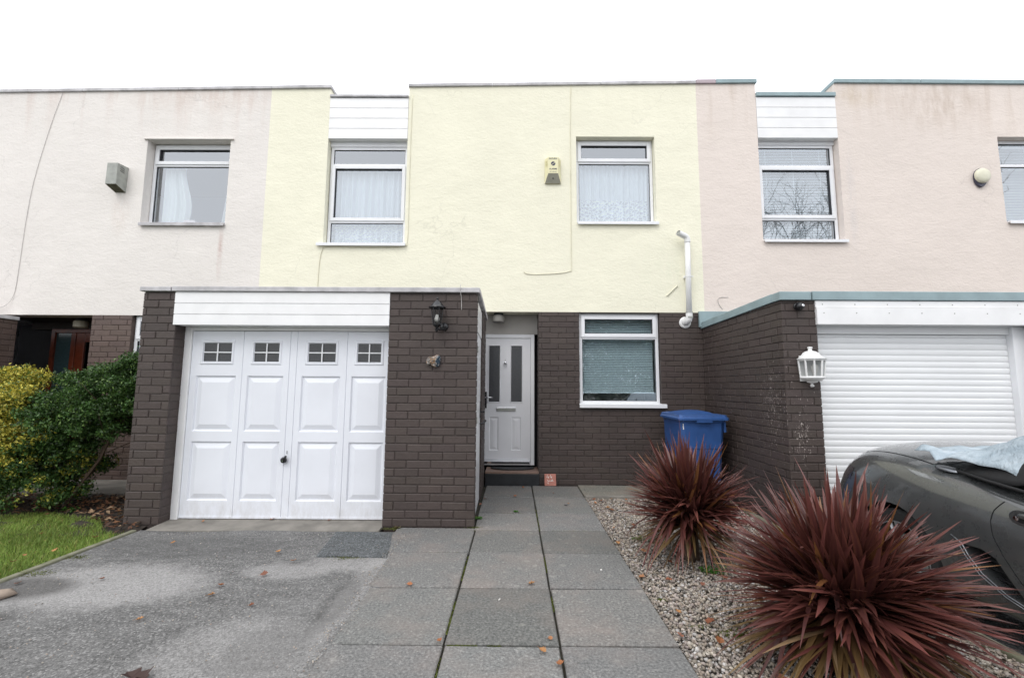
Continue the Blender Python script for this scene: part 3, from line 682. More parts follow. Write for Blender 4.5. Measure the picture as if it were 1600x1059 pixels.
    # mortar core, cut by the recess and the window
    b.box(dr,gx0,YW+.006,YW+.24,base-.1,wt,JC); b.box(gx0,gx1,YW+.006,YW+.24,base-.1,gz0-.03,JC); b.box(gx1,xb-.002,YW+.006,YW+.24,base-.1,wt,JC)
    b.box(gx0,gx1,YW+.006,YW+.24,gz1,wt,JC)
    L=xb-dr
    bricks(b,(dr,YW+.006,0),(1,0,0),L,0,wt-.004,holes=[(gx0-dr,gx1-dr,gz0-.03,wt+.2)],off=.04,ext0=.004,ext1=-.004)
    b.box(dr+.001,dr+.1,YW+.24,6.72,base-.1,wt,JC)
    bricks(b,(dr+.002,6.6,0),(0,-1,0),.49,0,wt-.004,off=.1)
    o=b.build('brick_wall',M[brick_m],H)
    # recess: left cheek, ceiling, panel over the door
    r=MB(); r.box(xl-.25,dr,6.40 if cfg['door']=='white' else 6.95,6.49 if cfg['door']=='white' else 7.02,2.038+dz+(.16 if cfg['door']!='white' else 0),wt+.02)
    r.box(xl-.25,dr+.3,YW+.012,7.1,wt+.021,wt+.05); r.build('porch_soffit',M['soffit'] if cfg['door']=='white' else M['porchdark'],H)
    yk=6.72 if cfg['door']=='white' else 7.1; r=MB(); r.box(xl-.6,dr+.1,yk,yk+.08,0,wt); r.build('inner_walls',M['dark'],H)
    if cfg['door']=='white': composite_door(H,ox,dz)
    else: timber_door(H,ox,dz)
    s=MB(); s.box(xl+.01,dr+.004,6.04,6.7,-.08,.15); s.build('doorstep',M['step'],H,bevel=.008)
    t=MB(); t.box(xl+.012,dr-.006,6.035,6.395,.151,.178); t.build('step_tread',M['tread'],H,bevel=.004)
    # ground window
    G=window(H,gx0+.006,gx1-.006,gz0,gz1,YW+.06,[(gz0,gz0+.905,False),(gz0+.905,gz1,True)])
    sill(G,gx0-.008,gx1+.055,YW-.05,YW+.08,gz0+.004,M['upvc'],h=.03)
    blind(gx0+.06,gx1-.06,gz0+.16,gz0+.875,YW+.16,M['blind'],G,ang=42,pitch=.0235)
    blind(gx0+.06,gx1-.06,gz0+.94,gz1-.06,YW+.165,M['blind'],G,ang=42,pitch=.0235)
    # ---- garage
    gdx=cfg.get('gdx',0); gz=cfg['gz']; px0,px1=ox-3.60+gdx,ox-3.28+gdx; mx0,mx1=ox-1.205+gdx,ox-.362+gdx; yb=YW-.001; top=gz-.045; gd=cfg['gd']
    gw=MB(); g=gw; g0=MB()
    g0.box(px0,px1,YG+.006,yb,-.1,top,JC)
    mb_=[(mx0,YG+.006),(mx1-.006,YG+.006),(mx1-.038,yb),(mx0,yb)]
    if gd=='panel':   # side wall has a door opening
        def yx(y): return mx1-.006-.032*(y-YG)/(yb-YG)
        g.add([(mx0,YG+.006,-.1),(mx1-.006,YG+.006,-.1),(yx(4.37),4.37,-.1),(mx0,4.37,-.1),(mx0,YG+.006,top),(mx1-.006,YG+.006,top),(yx(4.37),4.37,top),(mx0,4.37,top)],[(0,3,2,1),(4,5,6,7),(0,1,5,4),(1,2,6,5),(2,3,7,6),(3,0,4,7)],JC)
        g.add([(yx(5.30)-.1,5.30,-.1),(yx(5.30),5.30,-.1),(yx(yb),yb,-.1),(yx(yb)-.1,yb,-.1),(yx(5.30)-.1,5.30,top),(yx(5.30),5.30,top),(yx(yb),yb,top),(yx(yb)-.1,yb,top)],[(0,3,2,1),(4,5,6,7),(0,1,5,4),(1,2,6,5),(2,3,7,6),(3,0,4,7)],JC)
    else:
        g.prism(mb_,'z',-.1,top); g.c[-8:]=[JC]*8
    bm_=brick_m; g=g0
    z_b=cfg.get('gbase',0.0)
    bricks(g,(px0,YG+.006,0),(1,0,0),px1-px0,z_b,top,off=.03,ext0=.006,ext1=.004)
    bricks(g,(px1-.004,YG+.006,0),(0,1,0),.2,z_b,top,off=.12,ext0=0)
    bricks(g,(px0,yb,0),(0,-1,0),yb-YG,z_b,top,off=.06,ext1=.0)
    g,gp=gw,g; gp.build('garage_pier',M[bm_],H)
    bricks(g,(mx0,YG+.006,0),(1,0,0),mx1-.006-mx0,z_b,top,off=.09,ext0=.004,ext1=.006)
    sd=Vector((-.032,yb-YG,0)); 
    hl=[(.10,1.03,-1,9)] if gd=='panel' else []
    bricks(g,(mx1-.006,YG+.006,0),sd,sd.length-.01,z_b,top,holes=hl,off=.07)
    g.build('garage_wall',M[bm_],H)
    # garage coping
    c=MB(); hz=cfg['gch']; zl=gz-cfg.get('gfall',0)
    def slab8(a,b,y0,y1,z00,z10,h):
        c.add([(a,y0,z00),(b,y0,z00),(b,y1,z10),(a,y1,z10),(a,y0,z00+h),(b,y0,z00+h),(b,y1,z10+h),(a,y1,z10+h)],[(0,3,2,1),(4,5,6,7),(0,1,5,4),(1,2,6,5),(2,3,7,6),(3,0,4,7)])
    cc=px0+.27
    slab8(px0-.03,cc,YG-.03,YG+.12,gz-.045,gz-.045,hz-.004); slab8(cc+.012,mx1+.025,YG-.032,YG+.121,gz-.045,gz-.045,hz)
    c.add([(px0-.03,YG+.1205,gz-.045),(px0+.1,YG+.1205,gz-.045),(px0+.1,yb-.003,zl-.045),(px0-.03,yb-.003,zl-.045),(px0-.03,YG+.1205,gz-.045+hz),(px0+.1,YG+.1205,gz-.045+hz),(px0+.1,yb-.003,zl-.045+hz),(px0-.03,yb-.003,zl-.045+hz)],[(0,3,2,1),(4,5,6,7),(0,1,5,4),(1,2,6,5),(2,3,7,6),(3,0,4,7)])
    c.add([(mx1-.1,YG+.1215,gz-.045),(mx1+.025,YG+.1215,gz-.045),(mx1-.007,yb-.003,zl-.045),(mx1-.14,yb-.003,zl-.045),(mx1-.1,YG+.1215,gz-.045+hz),(mx1+.025,YG+.1215,gz-.045+hz),(mx1-.007,yb-.003,zl-.045+hz),(mx1-.14,yb-.003,zl-.045+hz)],[(0,3,2,1),(4,5,6,7),(0,1,5,4),(1,2,6,5),(2,3,7,6),(3,0,4,7)])
    c.build('garage_coping',M[cop],H,bevel=.004,seg=1)
    MB().box(px0+.11,mx1-.15,YG+.125,yb-.004,gz-.12,gz-.06).build('garage_roof',M['felt'],H)
    if cop=='copingblue': MB().box(px0-.055,px0+.5,YW-.045,YW-.008,gz-.065,rb-.004).build('roof_flashing',M['copingblue'],H,bevel=.003)
    f=MB(); fz0=cfg['fz0']
    if gd=='panel':
        cladding(H,px1-.012,mx0-.002,fz0,gz-.048,YG-.012,3,name='fascia',d=.0,under=.13)
        yd=YG+.16; x0,x1=px1+.035,mx0-.012
        fr=MB(); fr.box(px1+.001,px1+.07,yd-.02,yd+.05,.0,fz0+.01); fr.box(px1+.07,mx0-.002,yd-.018,yd+.05,fz0-.035,fz0+.01); fr.box(mx0-.012,mx0-.002,yd-.018,yd+.05,.0,fz0-.035); fr.build('garage_frame',M['upvc2'],H,bevel=.003)
        panelled_garage_door(H,px1+.072,mx0-.014,.02,fz0-.04,yd)
        MB().box(px1,mx0,yd+.06,yd+.1,0,fz0).build('inner_walls',M['dark'],H)
    else:
        f.box(px1-.006,mx0-.002,YG-.016,YG+.13,gz-.115,gz-.05); f.box(px1-.006,mx0-.002,YG-.03,YG+.128,fz0,gz-.119); f.build('fascia',M['upvc2'],H,bevel=.003)
        for k in range(7):
            for zz in (gz-.085,fz0+.11): sc=MB(); sc.lathe([(0,-.003),(.005,-.002),(.006,0)],(px1+.06+k*.31,YG-.016 if zz>fz0+.12 else YG-.030,zz),8,axis='y'); sc.build('fixing_screw',M['vent'],H)
        yd=YG+.14
        hb=MB(); hb.box(px1+.002,mx0-.12,yd-.03,yd+.1,fz0-.075,fz0+.002); hb.build('shutter_box',M['shutter'],H,bevel=.004)
        roller_shutter(H,px1+.003,mx0-.13,.0+cfg.get('gbase',0)+.05,fz0-.076,yd)
        j=MB(); j.box(mx0-.128,mx0-.004,yd-.06,yd+.03,-.1,fz0-.001); j.build('garage_frame',M['upvc'],H,bevel=.004)
        MB().box(px1,mx0,yd+.12,yd+.16,-.1,fz0).build('inner_walls',M['dark'],H)
    if gd=='panel':
        q=MB(); q.add([(yx(4.36)-.012,4.365,.005),(yx(5.29)-.012,5.295,.005),(yx(5.29)-.012,5.295,1.84),(yx(4.36)-.012,4.365,1.84),(yx(4.36)-.05,4.365,.005),(yx(5.29)-.05,5.295,.005),(yx(5.29)-.05,5.295,1.84),(yx(4.36)-.05,4.365,1.84)],[(0,1,2,3),(7,6,5,4),(0,3,7,4),(1,5,6,2),(0,4,5,1),(3,2,6,7)])
        sdr=q.build('side_door',M['upvc'],H,bevel=.003); sdr['label']='narrow white side door of the garage'
        hh=MB(); xh=yx(5.2)-.012; hh.tube([(xh,5.22,1.0),(xh+.05,5.22,1.0),(xh+.055,5.13,1.0)],.010,8); hh.box(xh,xh+.008,5.205,5.235,.93,1.12); hh.build('handle',M['blackgloss'],sdr,smooth=False)
        hh=MB(); hh.tube([(xh+.002,5.22,.86),(xh+.04,5.23,.87),(xh+.07,5.25,.90)],.012,8); hh.build('key_bunch',M['blackgloss'],sdr)
        for zz in (.93,1.62): MB().box(yx(4.42)-.012,yx(4.42)+.012,4.38,4.44,zz,zz+.06).build('hinge',M['vent'],sdr)
        hz0=1.85; cl=MB()
        for k in range(3):
            za=hz0+k*.105; zb=min(za+.10,top-.003)
            cl.add([(yx(4.36)-.006,4.365,za),(yx(5.29)-.006,5.295,za),(yx(5.29)-.006,5.295,zb),(yx(4.36)-.006,4.365,zb),(yx(4.36)-.05,4.365,za),(yx(5.29)-.05,5.295,za),(yx(5.29)-.05,5.295,zb),(yx(4.36)-.05,4.365,zb)],[(0,1,2,3),(7,6,5,4),(0,3,7,4),(1,5,6,2),(0,4,5,1),(3,2,6,7)])
        cl.build('side_cladding',M['upvc2'],H,bevel=.002,seg=1)
    reorigin(H); return H
M['sillbox']=simple('pinkish_box',(.62,.52,.50),.6)

midcfg=dict(rb=2.313,d3=0,ix=0,iz0=3.262,iz1=4.752,cz0=4.825,ct=5.452,il=[(3.27,3.625,False),(3.625,4.475,True),(4.475,4.75,False)],kind='net',kind3='lace',
   l3=[(3.6,4.525,False),(4.525,4.86,True)],sl=-2.78,sr=-1.535,door='white',gz=2.232,gch=.047,gd='panel',fz0=1.862)
house(0,'yellow','brick',0,'middle house, pale yellow render over dark brown brick, with white panelled garage door',(0,YW,0),'coping',None,midcfg)
lc=dict(rb=2.238,d3=-.05,w3=(-5.308,-4.105,3.545,4.80),ix=0,iz0=3.2,iz1=4.69,cz0=4.76,ct=5.39,il=[(3.21,3.565,False),(3.565,4.415,True),(4.415,4.69,False)],kind='net',kind3='drape',
   l3=[(3.56,4.48,False),(4.48,4.79,True)],deep=.135,gdx=-.30,s3l=-5.30,s3r=-4.10,s3m='coping',door='timber',gz=2.20,gch=.047,gd='shutter',fz0=1.83,lintel=True)
house(-6.172,'greyish','brick_l',-.06,'left house, pinkish grey render with a red brown timber door in a dark porch',(-6.17,YW,0),'coping',None,lc)
rc=dict(rb=2.330,d3=.03,w3=(6.885,8.10,3.62,4.88),ix=0,iz0=3.340,iz1=4.80,cz0=4.855,ct=5.480,il=[(3.35,3.69,False),(3.69,4.475,True),(4.475,4.80,False)],kind='blind',kind3='blind',
   l3=[(3.63,4.50,False),(4.50,4.87,False)],sl=3.475,sr=4.635,door='white',gz=2.175,gch=.085,gfall=.04,gd='shutter',fz0=1.895,gbase=-.075)
house(6.172,'pink','brick_r',.02,'right house, pink render with blue grey copings and a white roller shutter garage',(6.17,YW,0),'copingblue',(2.9,'copingpink'),rc)

# ---------------------------------------------------------------- text helper
def text_mesh(txt,size,depth,font_rot,loc,m,parent,name,bold=0):
    cu=bpy.data.curves.new('t','FONT'); cu.body=txt; cu.size=size; cu.extrude=depth; cu.align_x='CENTER'; cu.align_y='CENTER'; cu.offset=bold; cu.resolution_u=3
    o=bpy.data.objects.new('t',cu); COL.objects.link(o); dg=bpy.context.evaluated_depsgraph_get()
    me=bpy.data.meshes.new_from_object(o.evaluated_get(dg)); bpy.data.objects.remove(o)
    me.transform(Matrix.Translation(loc)@Matrix.Rotation(PI/2,4,'X')@Matrix.Rotation(font_rot,4,'Z')); me.materials.clear(); me.materials.append(m)
    q=bpy.data.objects.new(name,me); COL.objects.link(q); q.parent=parent; return q

# ---------------------------------------------------------------- things on the walls
def lantern_black(x,z):
    T=thing('wall_lantern','black traditional lantern with clear glass on the brick pier beside the panelled garage','wall light',(x,YG,z))
    y=YG-.115; zt=z+.10
    c=MB(); c.lathe([(.082,0),(.080,.006),(.058,.022),(.040,.045),(.030,.058),(.014,.066),(.008,.078),(.012,.088),(.009,.098),(0,.102)],(x,y,z+.075),6 if False else 16); c.build('cap',M['blackgloss'],T,auto=35)
    g=MB(); g.lathe([(.034,-.085),(.056,.07)],(x,y,z),6); g.build('glass',M['glasslamp'],T)
    f=MB()
    for k in range(6):
        a=2*PI*k/6; f.tube([(x+.035*math.cos(a),y+.035*math.sin(a),z-.088),(x+.058*math.cos(a),y+.058*math.sin(a),z+.074)],.0035,6)
    f.lathe([(.060,.066),(.066,.070),(.066,.078),(.03,.080)],(x,y,z),12); f.lathe([(0,-.100),(.036,-.096),(.040,-.086),(.030,-.082)],(x,y,z),12)
    f.lathe([(0,-.155),(.010,-.150),(.013,-.138),(.020,-.128),(.010,-.118),(.026,-.100)],(x,y,z),12); f.build('cage',M['blackgloss'],T,auto=40)
    b=MB(); b.tube([(x,y,z-.105),(x+.02,y+.03,z-.128),(x+.045,YG-.03,z-.115),(x+.052,YG-.006,z-.095)],[.010,.011,.012,.014],10); b.lathe([(0,-.028),(.028,-.024),(.040,-.010),(.040,.004)],(x+.052,YG,z-.09),14,axis='y'); b.build('bracket',M['blackgloss'],T,smooth=True)
    l=MB(); l.lathe([(0,-.03),(.020,-.022),(.024,0),(.018,.022),(.012,.04)],(x,y,z-.03),12); l.build('bulb',M['whitepaint'],T,smooth=True)
    reorigin(T)
lantern_black(-.728,1.945)
def lantern_white(x,z):
    T=thing('wall_lantern','white half lantern with ribbed glass panels on the pier beside the roller shutter','wall light',(x,YG,z)); y=YG-.02; k=1.0
    def half(prof,n=5,m=None,name='x',**kw):
        mb=MB(); mb.lathe(prof,(x,y,z),n,PI,2*PI); return mb
    c=half([(.128,.083),(.130,.090),(.118,.094),(.090,.118),(.070,.145),(.045,.160),(.020,.166),(.018,.186),(.024,.192),(.022,.202),(0,.206)],14); c.build('cap',M['pvc'],T,auto=45)
    b=half([(.098,-.100),(.106,-.098),(.112,-.088)],8); b.lathe([(0,-.178),(.016,-.172),(.020,-.160),(.010,-.150),(.012,-.140),(.045,-.132),(.050,-.120),(.085,-.112),(.100,-.100),(.098,-.088),(.11,-.086)],(x,y,z),10,PI,2*PI); b.build('base',M['pvc'],T,auto=45)
    g=half([(.100,-.09),(.112,.085)],5); g.build('glass',M['glasslamp'],T)
    f=MB()
    for q in range(6):
        a=PI+PI*q/5; c0,s0=math.cos(a),math.sin(a); f.tube([(x+.100*c0,y+.100*s0,z-.09),(x+.115*c0,y+.115*s0,z+.087)],.0085,6)
    pts=lambda r,h:[(x+r*math.cos(PI+PI*q/5),y+r*math.sin(PI+PI*q/5),z+h) for q in range(6)]
    f.tube(pts(.101,-.085),.012,6); f.tube(pts(.114,.079),.012,6); f.build('ribs',M['pvc'],T,auto=40)
    MB().box(x-.10,x+.10,y+.001,YG-.004,z-.12,z+.12).build('back_plate',M['pvc'],T)
    l=MB(); l.lathe([(0,.04),(.026,.03),(.03,.0),(.024,-.03),(.016,-.05),(.016,-.075)],(x,y-.05,z),12); l.build('bulb',M['whitepaint'],T,smooth=True)
    reorigin(T)
lantern_white(2.80,1.475)
# small black camera
T=thing('security_camera','small black dome camera high on the brick pier under the blue grey coping','camera',(2.715,YG,2.07))
b=MB(); b.lathe([(0,-.012),(.034,-.010),(.036,0)],(2.715,YG-.004,2.07),18,axis='y'); b.build('base',M['blackgloss'],T,smooth=True)
b=MB(); b.lathe([(.036,-.004),(.038,-.03),(.030,-.052),(.016,-.062),(0,-.064)],(2.722,YG-.008,2.065),20,axis='y'); b.build('housing',M['blackgloss'],T,smooth=True)
b=MB(); b.lathe([(.012,-.064),(.013,-.071),(.008,-.073),(0,-.071)],(2.728,YG-.008,2.068),14,axis='y'); b.build('lens',M['chrome'],T,smooth=True); reorigin(T)
# rock plaque
def deco():
    bm=bmesh.new(); bmesh.ops.create_icosphere(bm,subdivisions=4,radius=1); V=[];C=[]
    from mathutils import noise as mn
    outline=[(-1,.05),(-.55,.75),(.1,.75),(.6,1.05),(.95,.85),(1.0,.0),(.85,-.8),(.35,-1.0),(-.3,-.45),(-.8,-.65)]
    def rad(a):
        best=0
        for (x0,y0),(x1,y1) in zip(outline,outline[1:]+outline[:1]):
            a0=math.atan2(y0,x0);a1=math.atan2(y1,x1)
            d=(a0-a1)%(2*PI); t=((a0-a)%(2*PI))/d if d else 0
            if 0<=t<=1: best=math.hypot(x0,y0)*(1-t)+math.hypot(x1,y1)*t
        return best or .9
    for v in bm.verts:
        p=v.co.copy(); a=math.atan2(p.z,p.x); r=math.hypot(p.x,p.z); k=rad(a)
        n=mn.noise(p*3.2); n2=mn.noise(p*9)
        v.co=Vector((p.x*k*.066,p.y*.032*(1+n*.6),p.z*k*.058))*(1+n2*.07)
        t=mn.noise(p*2.3+Vector((3,1,2)))
        c=(.26,.16,.09) if t>.1 else (.20,.18,.16)
        if p.x>.45: c=(.012,.035,.06)
        if abs(mn.noise(p*4+Vector((9,0,0))))<.06: c=(.45,.42,.40)
        if p.z>.75 and p.x>0: c=(.6,.45,.36)
        C.append(c)
    me=bpy.data.meshes.new('rock_plaque'); bm.to_mesh(me); bm.free()
    at=me.color_attributes.new('Col','FLOAT_COLOR','POINT'); at.data.foreach_set('color',np.array([(*c,1) for c in C],dtype=np.float32).ravel())
    me.materials.append(M['deco']); me.polygons.foreach_set('use_smooth',[True]*len(me.polygons)); me.set_sharp_from_angle(angle=R(35))
    o=bpy.data.objects.new('rock_ornament',me); COL.objects.link(o); o.location=(-.772,YG-.02,1.522)
    tag(o,'lumpy brown and blue rock ornament fixed to the pier below the black lantern','ornament')
deco()
# house alarm box (yellow)
def alarm(x,z):
    T=thing('alarm_box','yellowed bell box alarm with printed lettering on the yellow wall','alarm box',(x,YW,z))
    w,h,d=.115,.185,.085; y=YW-.006
    b=MB(); vs=[(-w,0,-h),(w,0,-h),(w,0,h*.93),(w*.9,0,h),(-w*.9,0,h),(-w,0,h*.93)]
    fr=[(-w*.62,-d,h*.93),(w*.62,-d,h*.93),(w*.60,-d,-h*.36),(-w*.60,-d,-h*.36)]
    P=[(x+a,y+b_,z+c) for a,b_,c in [(-w,0,-h),(w,0,-h),(w,0,h*.93),(w*.9,0,h),(-w*.9,0,h),(-w,0,h*.93)]+fr+[(-w*.97,-.02,-h),(w*.97,-.02,-h)]]
    b.add(P,[(6,7,8,9),(4,3,7,6),(5,4,6),(3,2,7),(5,6,9,10,0),(2,1,11,8,7),(0,10,11,1),(0,1,2,3,4,5)])
    b.build('case',M['alarmyellow'],T,bevel=.004)
    c=MB(); c.add([(x-w*.60,y-d-.001,z-h*.37),(x+w*.60,y-d-.001,z-h*.37),(x+w*.97,y-.021,z-h*1.005),(x-w*.97,y-.021,z-h*1.005),(x-w*.60,y-d+.01,z-h*.37),(x+w*.60,y-d+.01,z-h*.37),(x+w*.97,y-.011,z-h*1.0),(x-w*.97,y-.011,z-h*1.0)],[(0,1,2,3),(4,7,6,5),(0,4,5,1),(1,5,6,2),(2,6,7,3),(3,7,4,0)]); c.build('lower_panel',M['beige'],T)
    MB().lathe([(0,-.006),(.009,-.005),(.01,0)],(x,y-.058,z-h*.70),10,axis='y').build('screw',M['blackmatt'],T)
    f=y-d-.0015
    text_mesh('SATURN',.030,.0004,0,(x,f,z+h*.80),M['navy'],T,'lettering',.0006)
    text_mesh('ALARMS',.030,.0004,0,(x,f,z-h*.02),M['navy'],T,'lettering',.0006)
    text_mesh('051 - 227 4373',.015,.0004,0,(x,f,z-h*.24),M['navy'],T,'lettering',.0002)
    e=MB(); a0=R(38)
    for s in (0,1):
        pts=[(math.cos(a0+PI*s+t),math.sin(a0+PI*s+t)) for t in np.linspace(.12,PI-.12,14)]
        n=len(pts); e.add([(x+p[0]*.031,f-.0004,z+h*.40+p[1]*.031) for p in pts],[tuple(range(n))])
    e.build('emblem',M['navy'],T)
    v=MB()
    for s in (-1,1):
        for k in range(4):
            zz=z+h*(.62-.12*k); v.tube([(x+s*w*.70,y-d*.86,zz),(x+s*w*.90,y-d*.40,zz+.014)],.0035,5)
    v.build('vent_slots',M['creamy'],T); reorigin(T)
alarm(.530,4.335)
# round alarm on right house
T=thing('alarm_box','cream oval alarm on a dark backplate, on the pink wall at the right','alarm box',(6.56,YW,4.26))
b=MB(); b.prism([(6.56+.085*math.cos(a)*(1 if abs(math.sin(a))<.8 else .9),4.255+.138*math.sin(a)) for a in np.linspace(0,2*PI,25)[:-1]],'y',YW-.035,YW-.002); b.build('back_plate',M['navy'],T,bevel=.006)
b=MB(); b.lathe([(.106,0),(.106,-.022),(.095,-.036),(.055,-.046),(0,-.050)],(6.567,YW-.036,4.275),28,axis='y'); b.build('cover',M['cream'],T,smooth=True); reorigin(T)
# grey flue box on left house
def ventbox():
    T=thing('flue_terminal','weathered grey metal flue box with a mossy grille on the left wall','flue terminal',(-5.60,YW,4.18))
    x0,x1,z0,z1,y0,y1=-5.70,-5.55,4.055,4.36,5.93,YW-.002; b=MB()
    b.add([(x0,y0,z0),(x1,y0,z0),(x1,y1,z0-.055),(x0-.0,y1,z0-.055),(x0+.005,y0,z1),(x1,y0,z1),(x1+.005,y1,z1+.01),(x0,y1,z1+.01)],[(4,5,6,7),(0,1,5,4),(1,2,6,5),(2,3,7,6),(3,0,4,7)])
    b.build('case',M['vent'],T)
    g=MB()
    for k in range(6):
        f=k/5; g.tube([(x0+.012+(x1-x0-.024)*f,y0+.006,z0+.003),(x0+.012+(x1-x0-.024)*f,y1-.004,z0-.050)],.006,5)
    g.add([(x0+.004,y0+.004,z0+.012),(x1-.004,y0+.004,z0+.012),(x1-.004,y1-.002,z0-.04),(x0+.004,y1-.002,z0-.04)],[(0,1,2,3)])
    g.build('grille',M['ventdark'],T)
    for k in range(3): MB().tube([(x1+.001,y0+.045,z1-.035-.028*k),(x1+.003,y0+.11,z1-.045-.028*k)],.0045,5).build('louvre',M['gasket'],T)
    reorigin(T)
ventbox()
# flue pipe
T=thing('flue_pipe','white plastic boiler flue pipe rising up the yellow wall beside the pink house','pipe',(2.36,YW,2.2))
yp=YW-.085; b=MB(); b.tube([(2.365,yp,2.24),(2.372,yp,2.9),(2.375,yp,3.30)],.037,16); b.build('pipe',M['pvc'],T,smooth=True)
b=MB(); b.tube([(2.375,yp,3.28),(2.375,yp,3.325),(2.362,yp-.005,3.350),(2.335,yp-.012,3.366),(2.29,yp-.03,3.378),(2.235,yp-.055,3.395)],[.042,.042,.041,.041,.040,.038],16,cap=False); b.build('elbow',M['pvc'],T,auto=50)
b=MB(); b.lathe([(.030,0),(.036,0)],(0,0,0),12); b=MB(); b.tube([(2.24,yp-.053,3.393),(2.285,yp-.032,3.378)],.030,14); b.build('outlet',M['vent'],T)
b=MB(); b.tube([(2.365,yp,2.30),(2.365,yp,2.24),(2.360,yp+.008,2.205),(2.345,yp+.03,2.185),(2.335,YW+.02,2.175)],[.044,.045,.046,.046,.046],16); b.build('elbow',M['pvc'],T,auto=50)
b=MB(); b.lathe([(.047,0),(.078,-.002),(.080,.012),(.078,.02)],(2.335,YW-.018,2.175),20,axis='y'); b.build('wall_collar',M['pvc'],T,smooth=True)
b=MB(); 
for zz in (2.295,2.305): b.lathe([(.046,-.003),(.049,0),(.046,.003)],(2.366,yp,zz),16)
b.lathe([(.0455,-.012),(.047,-.01),(.047,.01),(.0455,.012)],(2.368,yp,2.235),16)
b.build('seal',M['vent'],T,smooth=True)
b=MB(); b.lathe([(.039,-.010),(.043,-.008),(.043,.008),(.039,.010)],(2.372,yp,2.80),16); b.box(2.31,2.44,yp-.004,yp+.004,2.792,2.808); b.box(2.335,2.405,yp+.03,YW,2.79,2.81); b.build('clip',M['pvc'],T); reorigin(T)
b=MB().tube([(2.095,YW-.012,2.545),(2.245,YW-.012,2.69)],.010,8); tag(b.build('conduit_stub',M['yellowpaint'] if 'yellowpaint' in M else M['cream'],None),'short cream conduit stuck slantwise on the yellow wall beside the flue pipe','conduit')
def cable(pts,r,m,label,name='cable'):
    P=[]; pts=[Vector(p) for p in pts]
    for i in range(len(pts)-1):
        p0=pts[max(i-1,0)];p1=pts[i];p2=pts[i+1];p3=pts[min(i+2,len(pts)-1)]
        for k in range(6):
            t=k/6; P.append(.5*((2*p1)+(-p0+p2)*t+(2*p0-5*p1+4*p2-p3)*t*t+(-p0+3*p1-3*p2+p3)*t**3))
    P.append(pts[-1]); o=MB().tube(P,r,6).build(name,m,None,smooth=True); return tag(o,label,'cable')
yc=YW-.006
cable([(-6.62,yc,5.52),(-6.75,yc,4.95),(-6.88,yc,4.2),(-6.925,yc,3.6),(-6.94,yc,3.0),(-6.96,yc,2.55),(-7.02,yc-.02,2.38),(-7.12,yc-.03,2.33),(-7.2,yc-.03,2.36)],.0028,M['wire'],'thin grey cable running down the left house wall')
cable([(.80,yc,5.66),(.788,yc,5.0),(.787,yc,4.2),(.786,yc,3.3),(.786,yc,2.93),(.76,yc,2.885),(.6,yc,2.855),(.3,yc,2.84),(.16,yc,2.85),(.125,yc,2.88)],.005,M['wirecream'],'cream cable down the yellow wall between alarm box and window')
cable([(-1.50,yc,5.50),(-1.508,yc,4.6),(-1.505,yc,3.6),(-1.515,yc,3.30),(-1.56,yc,3.232),(-2.0,yc,3.212),(-2.6,yc,3.22),(-2.70,yc,3.17),(-2.735,yc,2.9),(-2.74,yc,2.25)],.0045,M['wirecream'],'thin painted cable round the sill of the clad window, yellow house')
cable([(-.52,YG-.03,2.265),(-.525,YG-.037,2.22),(-.515,YG-.008,2.12),(-.512,YG-.006,2.02)],.003,M['wire'],'short loose grey wire hanging over the brick pier from the pale coping')
cable([(2.86,yc,2.36),(2.83,yc,2.40),(2.80,yc,2.46),(2.80,yc,2.50),(2.84,yc,2.53),(2.94,yc,2.53)],.0035,M['wire'],'short kinked cable on the pink wall above the blue grey coping')
# porch lamps
def porch_lamp(x,y,z,label,m2,m1):
    T=thing('porch_light',label,'ceiling light',(x,y,z)); b=MB(); b.lathe([(0,0),(.066,0),(.066,-.045),(0,-.046)],(x,y,z),16); b.build('base',m1,T,auto=40)
    b=MB(); b.lathe([(.05,-.046),(.082,-.048),(.088,-.06),(.088,-.135),(.07,-.15),(0,-.152)],(x,y,z),18); b.build('shade',m2,T,auto=40); reorigin(T)
M['shade1']=simple('grey_shade',(.20,.19,.17),.4); M['shade2']=simple('cream_shade',(.42,.38,.30),.4)
porch_lamp(-.225,6.24,2.328,'round grey ceiling light above the white front door',M['shade1'],M['blackmatt'])
porch_lamp(-6.38,6.50,2.255,'round cream ceiling light in the dark porch of the left house',M['shade2'],M['blackmatt'])
# doormat
b=MB(); pts=[(-.02+.30*math.cos(a),6.29-.17*math.sin(a)) for a in np.linspace(0,PI,20)]; b.prism(pts,'z',.179,.197)
tag(b.build('doormat',M['blackmatt'],None,bevel=.005),'half round dark doormat on the step of the white front door','doormat')
# 44 tile
T=thing('house_number_tile','small terracotta tile hand painted 44, leaning on the brick wall by the doorstep','sign',(.48,6.03,.0))
tl=MB().box(-.076,.076,-.006,.006,0,.15).build('tile',M['terracotta'],T,bevel=.003); tl.rotation_euler=(R(-14),0,R(2)); tl.location=(0,0,.004)
w=MB()
def st(pts,r=.0034): w.tube([(px,-.0075,pz) for px,pz in pts],r,6)
st([(-.036,.135),(-.046,.105),(-.020,.104)]); st([(-.024,.118),(-.026,.092)]) ; st([(.006,.138),(-.004,.112),(.024,.104)]); st([(.018,.120),(.014,.094)])
st([(-.036,.076),(-.030,.056),(-.022,.052),(-.014,.068),(-.010,.056)]); st([(-.004,.066),(.004,.055),(.010,.066),(.014,.055)]); st([(.018,.078),(.020,.055)]); st([(.028,.080),(.030,.056),(.038,.060)])
st([(-.040,.038),(-.030,.038),(-.028,.024)])
ww=w.build('lettering',M['whitepaint'],tl)

